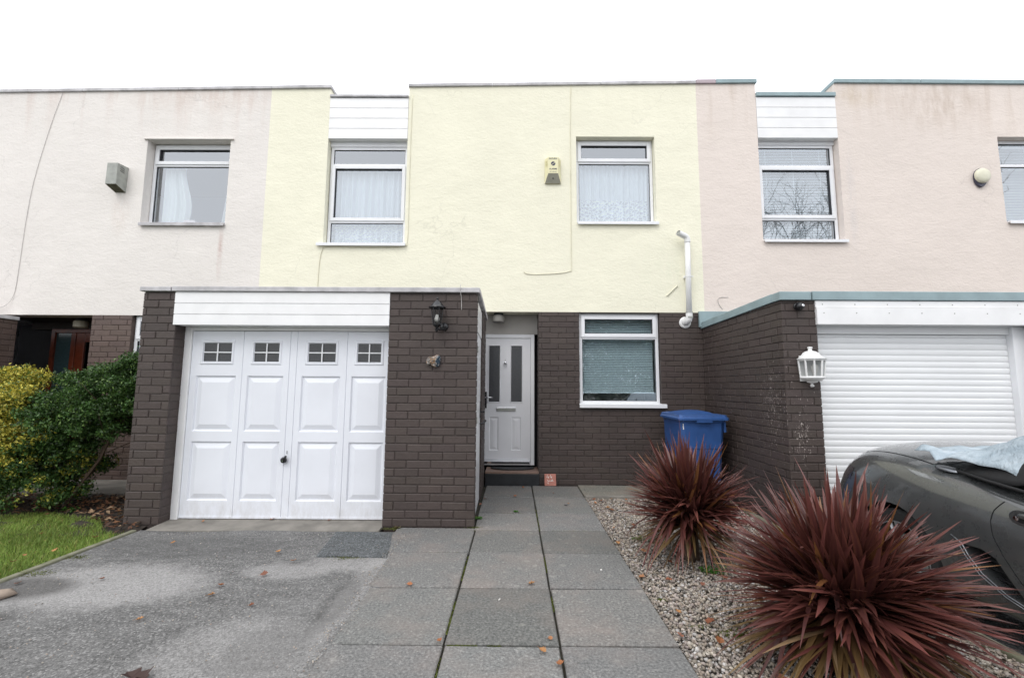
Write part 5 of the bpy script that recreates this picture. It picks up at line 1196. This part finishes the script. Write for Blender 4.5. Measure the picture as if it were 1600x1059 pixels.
for (x,y) in ((-.083,2.86),(.62,3.32)):
    s1=stones('stone',np.array([[0,0,0.]]),np.array([.009]),np.array([[.75,.73,.70]]),M['stone'],.8); s1.location=(x,y,.007); tag(s1,'small white pebble on a slab of the path','stone','white pebbles on the path')

# ---------------------------------------------------------------- car
def car():
    GZ=-.078; CX=3.295; YR=3.82  # tail
    T=thing('parked_car','dark grey two seat convertible car parked before the roller shutter, partly under a sheet','car',(CX,YR-1.95,GZ))
    # stations: s metres forward of the tail; each half-section (lateral, height) from sill to centre of the deck
    st=[ # s, [ (w,z) x 9 ]
     (0.00,[(.42,.30),(.50,.30),(.54,.36),(.55,.44),(.52,.52),(.48,.57),(.35,.60),(.18,.61),(0,.615)]),
     (0.06,[(.55,.24),(.63,.28),(.68,.36),(.69,.44),(.66,.54),(.62,.66),(.48,.76),(.25,.80),(0,.81)]),
     (0.18,[(.64,.22),(.715,.27),(.755,.36),(.765,.46),(.745,.58),(.705,.73),(.58,.875),(.30,.935),(0,.950)]),
     (0.36,[(.69,.20),(.755,.26),(.790,.36),(.800,.48),(.790,.62),(.745,.785),(.64,.915),(.33,.975),(0,.992)]),
     (0.60,[(.71,.19),(.77,.25),(.803,.36),(.815,.50),(.810,.64),(.770,.800),(.68,.922),(.35,.980),(0,.998)]),
     (0.85,[(.72,.18),(.775,.24),(.806,.36),(.820,.50),(.816,.64),(.780,.795),(.695,.905),(.37,.960),(0,.975)]),
     (1.10,[(.72,.17),(.775,.23),(.802,.34),(.815,.48),(.814,.62),(.785,.770),(.70,.870),(.38,.915),(0,.930)]),
     (1.40,[(.72,.17),(.772,.22),(.796,.32),(.808,.46),(.808,.60),(.782,.745),(.69,.835),(.38,.86),(0,.87)]),
     (1.80,[(.72,.17),(.770,.22),(.792,.32),(.802,.46),(.803,.59),(.778,.725),(.68,.80),(.38,.83),(0,.84)]),
     (2.30,[(.72,.17),(.770,.22),(.792,.32),(.802,.46),(.803,.58),(.775,.71),(.67,.79),(.38,.83),(0,.84)]),
     (2.70,[(.72,.17),(.775,.23),(.800,.33),(.810,.46),(.806,.58),(.765,.70),(.64,.775),(.36,.82),(0,.835)]),
     (3.10,[(.71,.18),(.775,.25),(.803,.35),(.812,.46),(.800,.57),(.740,.68),(.58,.74),(.32,.77),(0,.78)]),
     (3.50,[(.66,.20),(.735,.27),(.765,.36),(.770,.45),(.745,.54),(.66,.62),(.50,.665),(.28,.69),(0,.70)]),
     (3.78,[(.55,.22),(.62,.28),(.650,.35),(.650,.42),(.61,.49),(.52,.545),(.40,.57),(.22,.59),(0,.60)]),
     (3.91,[(.36,.26),(.42,.30),(.44,.35),(.44,.40),(.41,.44),(.35,.47),(.26,.49),(.14,.50),(0,.505)])]
    bm=bmesh.new(); rows=[]
    for s,sec in st:
        y=YR-s; r=[bm.verts.new((CX-w,y,GZ+z)) for w,z in sec]; r+= [bm.verts.new((CX+w,y,GZ+z)) for w,z in sec[-2::-1]]; 
        rows.append(r)
    m=len(rows[0])
    for i in range(len(rows)-1):
        for k in range(m): bm.faces.new((rows[i][k],rows[i][(k+1)%m],rows[i+1][(k+1)%m],rows[i+1][k]))
    bm.faces.new(rows[0]); bm.faces.new(rows[-1][::-1]); bmesh.ops.recalc_face_normals(bm,faces=bm.faces)
    me=bpy.data.meshes.new('b'); bm.to_mesh(me); bm.free(); tmp=bpy.data.objects.new('b',me); COL.objects.link(tmp)
    sb=tmp.modifiers.new('s','SUBSURF'); sb.levels=3; sb.render_levels=3
    dg=bpy.context.evaluated_depsgraph_get(); bodyme=bpy.data.meshes.new_from_object(tmp.evaluated_get(dg)); bpy.data.objects.remove(tmp)
    def obj_of(me,name='x'):
        o=bpy.data.objects.new(name,me); COL.objects.link(o); return o
    def boolean(me,cutters,op='DIFFERENCE'):
        a=obj_of(me.copy()); ms=[]
        for c in cutters:
            b=a.modifiers.new('b','BOOLEAN'); b.operation=op; b.solver='EXACT'; b.object=c
        dg=bpy.context.evaluated_depsgraph_get(); r=bpy.data.meshes.new_from_object(a.evaluated_get(dg)); bpy.data.objects.remove(a); return r
    def cutter(mb): 
        return mb.build('cut',M['dark'],None)
    def smooth(me,m,ang=32):
        me.materials.clear(); me.materials.append(m); me.polygons.foreach_set('use_smooth',[True]*len(me.polygons)); me.set_sharp_from_angle(angle=R(ang)); return me
    wheels=[(YR-.76,.29),(YR-3.14,.285)]
    cuts=[]
    for (wy,wz) in wheels:
        for s in (-1,1):
            c=MB(); c.lathe([(0,0),(.325,0),(.325,.32),(0,.32)],(CX-.84 if s<0 else CX+.52,wy,GZ+wz+.005),40,axis='x'); cuts.append(cutter(c))
    # side intakes ahead of the rear wheels: (y, z)
    tri=[(2.60,.44),(2.50,.445),(2.43,.42),(2.39,.36),(2.31,.25),(2.40,.25),(2.51,.315),(2.57,.385)]
    for s in (-1,1):
        c=MB(); c.prism([(y,z) for y,z in tri],'x',CX+s*.70,CX+s*.90); cuts.append(cutter(c))
    # cockpit
    c=MB(); c.box(CX-.60,CX+.60,YR-2.25,YR-1.22,.42,1.2); cuts.append(cutter(c))
    base=boolean(bodyme,cuts)
    # doors
    dl=[(2.405,.80),(2.395,.775),(2.43,.70),(2.450,.655),(2.455,.60),(2.44,.53),(2.39,.435),(2.33,.345),(2.24,.245),(2.10,.155),(1.95,.12),(1.46,.12),(1.42,.20),(1.36,.50),(1.38,.80)]
    cy0=sum(p[0] for p in dl)/len(dl); cz0=sum(p[1] for p in dl)/len(dl)
    g=.0065
    def shrink(pl,d):
        out=[]; n=len(pl)
        for i in range(n):
            a=Vector(pl[i-1]);b_=Vector(pl[i]);c_=Vector(pl[(i+1)%n]); e1=(b_-a).normalized();e2=(c_-b_).normalized(); n1=Vector((e1.y,-e1.x));n2=Vector((e2.y,-e2.x)); nn=(n1+n2).normalized()
            cc=Vector((cy0,cz0)); 
            if (b_+nn*.001-cc).length>(b_-cc).length: nn=-nn
            out.append(tuple(b_+nn*d))
        return out
    dcut=[];doors=[]
    for s in (-1,1):
        xa,xb=sorted((CX+s*.735,CX+s*.95))
        o=cutter(MB().prism(dl,'x',xa,xb)); dcut.append(o)
        i_=cutter(MB().prism(shrink(dl,g),'x',xa-.0,xb)); doors.append((s,boolean(base,[i_],'INTERSECT'))); bpy.data.objects.remove(i_)
    # boot lid: plan shape
    bl=[(CX-.60,YR-.30),(CX-.50,YR-.22),(CX,YR-.20),(CX+.50,YR-.22),(CX+.60,YR-.30),(CX+.645,YR-.90),(CX+.60,YR-.96),(CX,YR-.99),(CX-.60,YR-.96),(CX-.645,YR-.90)]
    def sh2(pl,d):
        c0=Vector((CX,YR-.6)); return [tuple(Vector(p)+(c0-Vector(p)).normalized()*d) for p in pl]
    o=cutter(MB().prism(bl,'z',GZ+.82,1.3)); dcut.append(o)
    i_=cutter(MB().prism(sh2(bl,.013),'z',GZ+.82,1.3)); boot=boolean(base,[i_],'INTERSECT'); bpy.data.objects.remove(i_)
    body=boolean(base,dcut)
    for c in cuts+dcut: bpy.data.objects.remove(c)
    bo=obj_of(smooth(body,M['paint']),'body'); bo.parent=T
    for s,d in doors:
        o=obj_of(smooth(d,M['paint']),'door'); o.parent=T
        X=CX+s*.812
        # recessed oval handle
        hy,hz=2.235,.665
        def oval(a,b_,x,m,name,nn=26,t=.006,oy=0,oz=0):
            q=MB(); q.prism([(hy+oy+a*math.copysign(abs(math.cos(k))**.7,math.cos(k)),hz+oz+b_*math.copysign(abs(math.sin(k))**.85,math.sin(k))-(a*math.cos(k))*.05) for k in np.linspace(0,2*PI,nn)[:-1]],'x',x-t,x+t); h=q.build(name,m,o,bevel=.003); return h
        oval(.098,.040,X,M['paint'],'handle_surround',t=.010)
        oval(.074,.025,X+s*.0065,M['softtop'],'handle_recess',t=.006)
        q=MB(); q.tube([(X+s*.012,hy+.05,hz+.004),(X+s*.022,hy+.03,hz+.012),(X+s*.024,hy-.03,hz+.014),(X+s*.014,hy-.062,hz+.008)],[.008,.014,.014,.008],10); q.build('handle',M['paint'],o,smooth=True)
        q=MB(); q.lathe([(0,0),(.012,0),(.012,s*.006),(0,s*.007)],(X+s*.012,hy+.058,hz-.006),12,axis='x'); q.build('lock',M['chrome'],o)
    o=obj_of(smooth(boot,M['paint']),'boot_lid'); o.parent=T
    # wheel-arch liners and wheels
    for (wy,wz) in wheels:
        for s in (-1,1):
            xo=CX+s*.775; L=MB(); L.lathe([(.326,0),(.326,-s*.24),(0,-s*.24)],(CX+s*.79,wy,GZ+wz+.005),32,axis='x'); L.build('arch_liner',M['softtop'],T,auto=40)
            w=MB(); w.lathe([(.19,-.02),(.215,.0),(.27,.004),(.29,-.012),(.292,-.10),(.292,-.17),(.26,-.185),(.19,-.18)],(0,0,0),36,axis='x'); 
            if s<0: w.v=[(-x,y,z) for x,y,z in w.v]
            t=w.build('wheel',M['rubber'],T,auto=40); t.location=(CX+s*.775,wy,GZ+wz)
            r=MB(); r.lathe([(.205,.0),(.212,-.002),(.200,-.03),(.190,-.11),(.20,-.17)],(0,0,0),36,axis='x')
            for k in range(6):
                a=2*PI*k/6+.3; 
                for da in (-.10,.10): r.tube([(-.012,.04*math.cos(a),.04*math.sin(a)),(-.010,.12*math.cos(a+da),.12*math.sin(a+da)),(-.006,.205*math.cos(a+da*1.3),.205*math.sin(a+da*1.3))],[.016,.013,.012],8)
            r.lathe([(0,.002),(.045,.0),(.05,-.02),(.05,-.06)],(0,0,0),18,axis='x')
            if s<0: r.v=[(-x,y,z) for x,y,z in r.v]
            r.build('rim',M['alloy'],t,auto=40)
            b=MB(); b.lathe([(0,-.06),(.13,-.06),(.13,-.075),(0,-.075)],(0,0,0),24,axis='x')
            if s<0: b.v=[(-x,y,z) for x,y,z in b.v]
            b.build('brake_disc',M['vent'],t)
    bv=BVHTree.FromPolygons([v.co[:] for v in bodyme.vertices],[p.vertices[:] for p in bodyme.polygons])
    def onside(y,z,s,off=.002):
        h=bv.ray_cast(Vector((CX+s*1.5,y,z)),Vector((-s,0,0))); return (h[0].x+s*off) if h[0] else CX+s*.8
    def onrear(x,z,off=.002):
        h=bv.ray_cast(Vector((x,YR+1,z)),Vector((0,-1,0))); return (h[0].y+off) if h[0] else YR
    for s in (-1,1):
        # intake surround, inner box
        q=MB(); q.prism(tri,'x',CX+s*.705,CX+s*.70); q.build('intake_duct',M['softtop'],T)
        q=MB()
        for k in range(4):
            z0=.30+.04*k; q.box(min(CX+s*.745,CX+s*.752),max(CX+s*.745,CX+s*.752),2.34,2.58,z0,z0+.006)
        q.build('intake_grille',M['softtop'],T)
        e=[(2.66,.47),(2.60,.44),(2.57,.385),(2.51,.315),(2.40,.25),(2.31,.225),(2.27,.205)]
        q=MB(); q.tube([(onside(y,z,s,.001),y,z) for y,z in e],.0032,6)
        e2=[(2.615,.425),(2.585,.375),(2.525,.303),(2.41,.238),(2.32,.212)]
        q.tube([(onside(y,z,s,.001),y,z) for y,z in e2],.0028,6); q.build('intake_trim',M['silver'],T,smooth=True)
        # sill highlight strip
        # tail lamp wrapping round the rear corner
        q=MB(); V=[]; nu,nv=12,5
        for i in range(nu+1):
            a=i/nu
            for k in range(nv+1):
                v=k/nv; 
                ang=R(-8+78*a); d=Vector((s*math.sin(ang),math.cos(ang),0)); c0=Vector((CX+s*.42,YR-.46,0)); z=GZ+.70+.085*v-.01*a; 
                h=bv.ray_cast(c0+d*1.2+Vector((0,0,z)),-d); p=h[0] if h[0] else c0+d*.3+Vector((0,0,z)); V.append(tuple(p+h[1]*.003 if h[0] else p))
        q.add(V,[(i*(nv+1)+k,(i+1)*(nv+1)+k,(i+1)*(nv+1)+k+1,i*(nv+1)+k+1) for i in range(nu) for k in range(nv)]); q.build('tail_lamp',M['lampdark'],T,smooth=True)
        # door mirror
        q=MB(); q.lathe([(0,-.06),(.04,-.05),(.062,0),(.055,.05),(.0,.06)],(CX+s*.90,YR-2.42,GZ+.88),14,axis='x'); q.build('mirror',M['paint'],T,smooth=True)
        # head lamp
        q=MB(); q.lathe([(0,.03),(.07,.02),(.11,-.01),(.11,-.03)],(CX+s*.56,YR-3.58,GZ+.60),18,axis='y'); q.v=[(x,2*(YR-3.58)-y+.03,z) for x,y,z in q.v]; q.build('headlamp',M['glasslamp'],T,smooth=True)
    # filler / hinge cover, chrome oval at the boot corner
    q=MB(); q.lathe([(0,.006),(.045,.004),(.05,0),(.052,-.006)],(0,0,0),20); o=q.build('corner_cap',M['silver'],T,smooth=True); o.location=(CX-.665,YR-1.02,GZ+.888); o.scale=(.55,1.3,1); o.rotation_euler=(R(6),R(-14),0)
    q=MB(); q.prism([(CX-.26,GZ+.42),(CX+.26,GZ+.42),(CX+.26,GZ+.53),(CX-.26,GZ+.53)],'y',YR-.02,YR+.012); q.build('number_plate',M['creamy'],T)
    q=MB(); q.tube([(CX-.5,YR-.02,GZ+.27),(CX-.44,YR+.03,GZ+.27)],.028,10); q.build('exhaust',M['chrome'],T)
    # soft top: lofted hood with quarter panels, and side glass
    hs=[ # y forward, half width bottom, z bottom, half width top, z top
        (YR-.98,.60,.885,.50,.905),(YR-1.12,.665,.880,.52,.985),(YR-1.30,.70,.872,.53,1.08),(YR-1.50,.715,.862,.54,1.155),(YR-1.75,.725,.85,.545,1.20),(YR-2.05,.73,.845,.55,1.215),(YR-2.30,.73,.84,.55,1.19)]
    q=MB(); V=[]; m=0
    for (y,wb,zb,wt,zt) in hs:
        r=[(-wb,zb),(-(wb*.55+wt*.45),zb+(zt-zb)*.45),(-wt*1.02,zb+(zt-zb)*.84),(-wt*.85,zt),(-wt*.4,zt+.02),(0,zt+.027),(wt*.4,zt+.02),(wt*.85,zt),(wt*1.02,zb+(zt-zb)*.84),(wb*.55+wt*.45,zb+(zt-zb)*.45),(wb,zb)]; m=len(r)
        V+=[(CX+x,y,GZ+z) for x,z in r]
    F=[]
    for i in range(len(hs)-1):
        for k in range(m-1):
            if i>=3 and (k<2 or k>=m-3): continue
            F.append((i*m+k,i*m+k+1,(i+1)*m+k+1,(i+1)*m+k))
    F.append(tuple(range(m))); q.add(V,F); o=q.build('soft_top',M['softtop'],T,smooth=True); sd=o.modifiers.new('s','SUBSURF'); sd.levels=sd.render_levels=2; so=o.modifiers.new('t','SOLIDIFY'); so.thickness=.008
    for s in (-1,1):
        q=MB(); G=[]
        for (y,wb,zb,wt,zt) in hs[3:]: G.append([(CX+s*(wb-.004),y,GZ+zb-.02),(CX+s*(wb*.55+wt*.45-.004),y,GZ+zb+(zt-zb)*.45),(CX+s*(wt*1.02-.004),y,GZ+zb+(zt-zb)*.84)])
        for i in range(len(G)-1):
            for k in range(2): q.add([G[i][k],G[i][k+1],G[i+1][k+1],G[i+1][k]],[(0,1,2,3)])
        q.build('side_window',M['glasscar'],T)
    for s in (-1,1):
        q=MB(); q.tube([(CX+s*.60,YR-.97,GZ+.888),(CX+s*.668,YR-1.10,GZ+.883),(CX+s*.712,YR-1.30,GZ+.868),(CX+s*.730,YR-1.50,GZ+.853),(CX+s*.742,YR-1.9,GZ+.835),(CX+s*.742,YR-2.4,GZ+.82)],.009,8)
        q.tube([(CX+s*.722,YR-1.50,GZ+.86),(CX+s*.64,YR-1.515,GZ+1.0),(CX+s*.556,YR-1.53,GZ+1.11)],.016,8)
        q.build('window_seal',M['softtop'],T,smooth=True)
    q=MB(); q.add([(CX-.68,YR-2.78,GZ+.83),(CX+.68,YR-2.78,GZ+.83),(CX+.54,YR-2.28,GZ+1.19),(CX-.54,YR-2.28,GZ+1.19)],[(0,1,2,3)]); q.build('windscreen',M['glasscar'],T)
    q=MB()
    for s in (-1,1): q.tube([(CX+s*.69,YR-2.80,GZ+.82),(CX+s*.545,YR-2.27,GZ+1.20)],.02,8)
    q.tube([(CX-.545,YR-2.27,GZ+1.20),(CX+.545,YR-2.27,GZ+1.20)],.02,8); q.build('windscreen_frame',M['paint'],T,smooth=True)
    reorigin(T)
    # the sheet over the hood
    from mathutils import noise as mn
    def hood(x,y):
        u=abs(x-CX); s=YR-y
        if s<.95: return GZ+.985-.02*(u/.6)**2
        pts=[(.95,.955),(1.12,1.01),(1.30,1.095),(1.50,1.17),(1.75,1.215),(2.05,1.235),(2.3,1.21),(2.8,.86)]
        z=pts[-1][1]
        for (a,za),(b,zb) in zip(pts,pts[1:]):
            if a<=s<=b: z=za+(zb-za)*(s-a)/(b-a)
        if u>.5: z-=(u-.5)*1.55*max(.2,min(1,(s-.95)/.5))
        return GZ+z
    nx,ny=70,60; V=[];ok=[]
    for j in range(ny+1):
        for i in range(nx+1):
            a=i/nx; b=j/ny
            # left hem drawn up towards the front of the car
            xl=CX-.715+.10*b+.03*math.sin(b*9); x=xl+(CX+.72-xl)*a; y=YR-.86-1.75*b-.10*a+.05*math.sin(a*11)*(1-b)+.18*(1-a)*(1-b)*0
            z=hood(x,y)+.018+.022*abs(mn.noise(Vector((x*5,y*5,1))))+.012*mn.noise(Vector((x*14,y*9,3)))
            if a<.12 and b<.25: z+= .02*math.sin(a*40)*(1-b/.25)
            V.append((x,y,z))
    q=MB(); q.add(V,[(j*(nx+1)+i,j*(nx+1)+i+1,(j+1)*(nx+1)+i+1,(j+1)*(nx+1)+i) for j in range(ny) for i in range(nx)])
    o=q.build('car_cover',M['cover'],None,smooth=True); so=o.modifiers.new('t','SOLIDIFY'); so.thickness=.003
    tag(o,'crumpled pale blue sheet pulled over the black soft top of the dark grey car','car cover')
car()

# ---------------------------------------------------------------- bare trees behind the camera, mirrored in the panes
def tree(x,y,h,seed,label):
    rng=random.Random(seed); T=thing('bare_tree',label,'tree',(x,y,-.15),'bare trees across the road')
    tr=MB(); cr=MB()
    def grow(p,d,L,r,lv,mb):
        pts=[p]; q=Vector(p); dd=Vector(d)
        for k in range(4):
            dd=(dd+Vector((rng.gauss(0,.13),rng.gauss(0,.13),rng.gauss(.03,.08)))).normalized(); q=q+dd*L/4; pts.append(q.copy())
        mb.tube(pts,[r*(1-.12*k) for k in range(5)],6 if lv<2 else 4,cap=False)
        if lv>=6: return
        for k in range(3 if lv<5 else 2):
            t=rng.choice(pts[2:]) if k else pts[-1]; nd=(dd+Vector((rng.gauss(0,.55),rng.gauss(0,.55),rng.gauss(.1,.3)))).normalized(); grow(t,nd,L*rng.uniform(.66,.84),r*.60,lv+1,cr)
    grow(Vector((x,y,-.2)),Vector((0,0,1)),h*.28,h*.011,0,tr); tr.build('trunk',M['bark'],T,smooth=True); cr.build('crown',M['bark'],T,smooth=True); reorigin(T)
for k,(x,y,h) in enumerate(((15.0,-14,16.5),(19.8,-15,17.5),(12.6,-15.5,15))): tree(x,y,h,20+k,'bare winter tree across the road, mirrored in the window panes')

def hedge():
    T=thing('evergreen_hedge','tall evergreen hedge across the road, mirrored in the ground floor window','hedge',(6,-13,-.15)); rng=np.random.default_rng(31)
    for q in range(5):
        x=3.2+q*1.7; MB().tube([(x,-13,-.2),(x+.1,-13,2.2),(x,-13,4.5)],[.12,.09,.04],8).build('trunk',M['bark'],T,smooth=True)
    n=1000; c=np.stack([rng.uniform(2.2,10.8,n),rng.uniform(-13.9,-12.2,n),rng.uniform(.1,1,n)*(6.6+.9*np.sin(np.linspace(0,60,n)))],1)
    P=np.repeat(c,70,0)+rng.normal(0,.22,(n*70,3)); V,F,C=flat_leaves(P,rng.uniform(.05,.11,len(P)),rcol(len(P),(.15,.17,.12),.4),1.5); np_mesh('crown',V,F,C,M['leaf'],T); reorigin(T)
hedge()
# ---------------------------------------------------------------- light
SE,SA=R(50),R(205)   # sun elevation, rotation (from +Y clockwise)
W=bpy.data.worlds.new('World'); S.world=W; W.use_nodes=True; nt=W.node_tree; nt.nodes.clear()
out=nt.nodes.new('ShaderNodeOutputWorld'); bg=nt.nodes.new('ShaderNodeBackground'); sk=nt.nodes.new('ShaderNodeTexSky')
sk.sky_type='NISHITA'; sk.sun_disc=False; sk.sun_elevation=SE; sk.sun_rotation=SA; sk.air_density=1; sk.dust_density=4; sk.ozone_density=1
mx=mixc(nt,.90,sk.outputs[0],(17.0,17.3,18.0)); nt.links.new(mx,bg.inputs[0]); bg.inputs[1].default_value=.10; nt.links.new(bg.outputs[0],out.inputs[0])
sl=bpy.data.lights.new('sun','SUN'); sl.energy=.9; sl.angle=R(25); sl.color=(1,.97,.93); so=bpy.data.objects.new('sun',sl); COL.objects.link(so)
d=Vector((math.sin(SA)*math.cos(SE),math.cos(SA)*math.cos(SE),math.sin(SE))); so.rotation_euler=d.to_track_quat('Z','Y').to_euler(); so.location=d*30

# ---------------------------------------------------------------- camera
cd=bpy.data.cameras.new('camera'); cam=bpy.data.objects.new('camera',cd); COL.objects.link(cam); S.camera=cam
cd.sensor_width=36; cd.lens=36*700/1600; cd.clip_end=500; cd.clip_start=.05
pitch,roll,yaw=R(6.1),.006,4/700
fw=Vector((-math.sin(yaw)*math.cos(pitch),math.cos(yaw)*math.cos(pitch),math.sin(pitch))); rt=Vector((math.cos(yaw),math.sin(yaw),0)); up=rt.cross(fw)
r2=rt*math.cos(roll)+up*math.sin(roll); u2=up*math.cos(roll)-rt*math.sin(roll)
cam.matrix_world=Matrix(((r2.x,u2.x,-fw.x,0),(r2.y,u2.y,-fw.y,0),(r2.z,u2.z,-fw.z,1.285),(0,0,0,1)))
S.view_settings.view_transform='Standard'; S.view_settings.look='None'; S.view_settings.gamma=1; S.view_settings.exposure=.1
S.render.engine='CYCLES'; S.cycles.max_bounces=8; S.cycles.transparent_max_bounces=16
S.render.resolution_x=1024; S.render.resolution_y=677
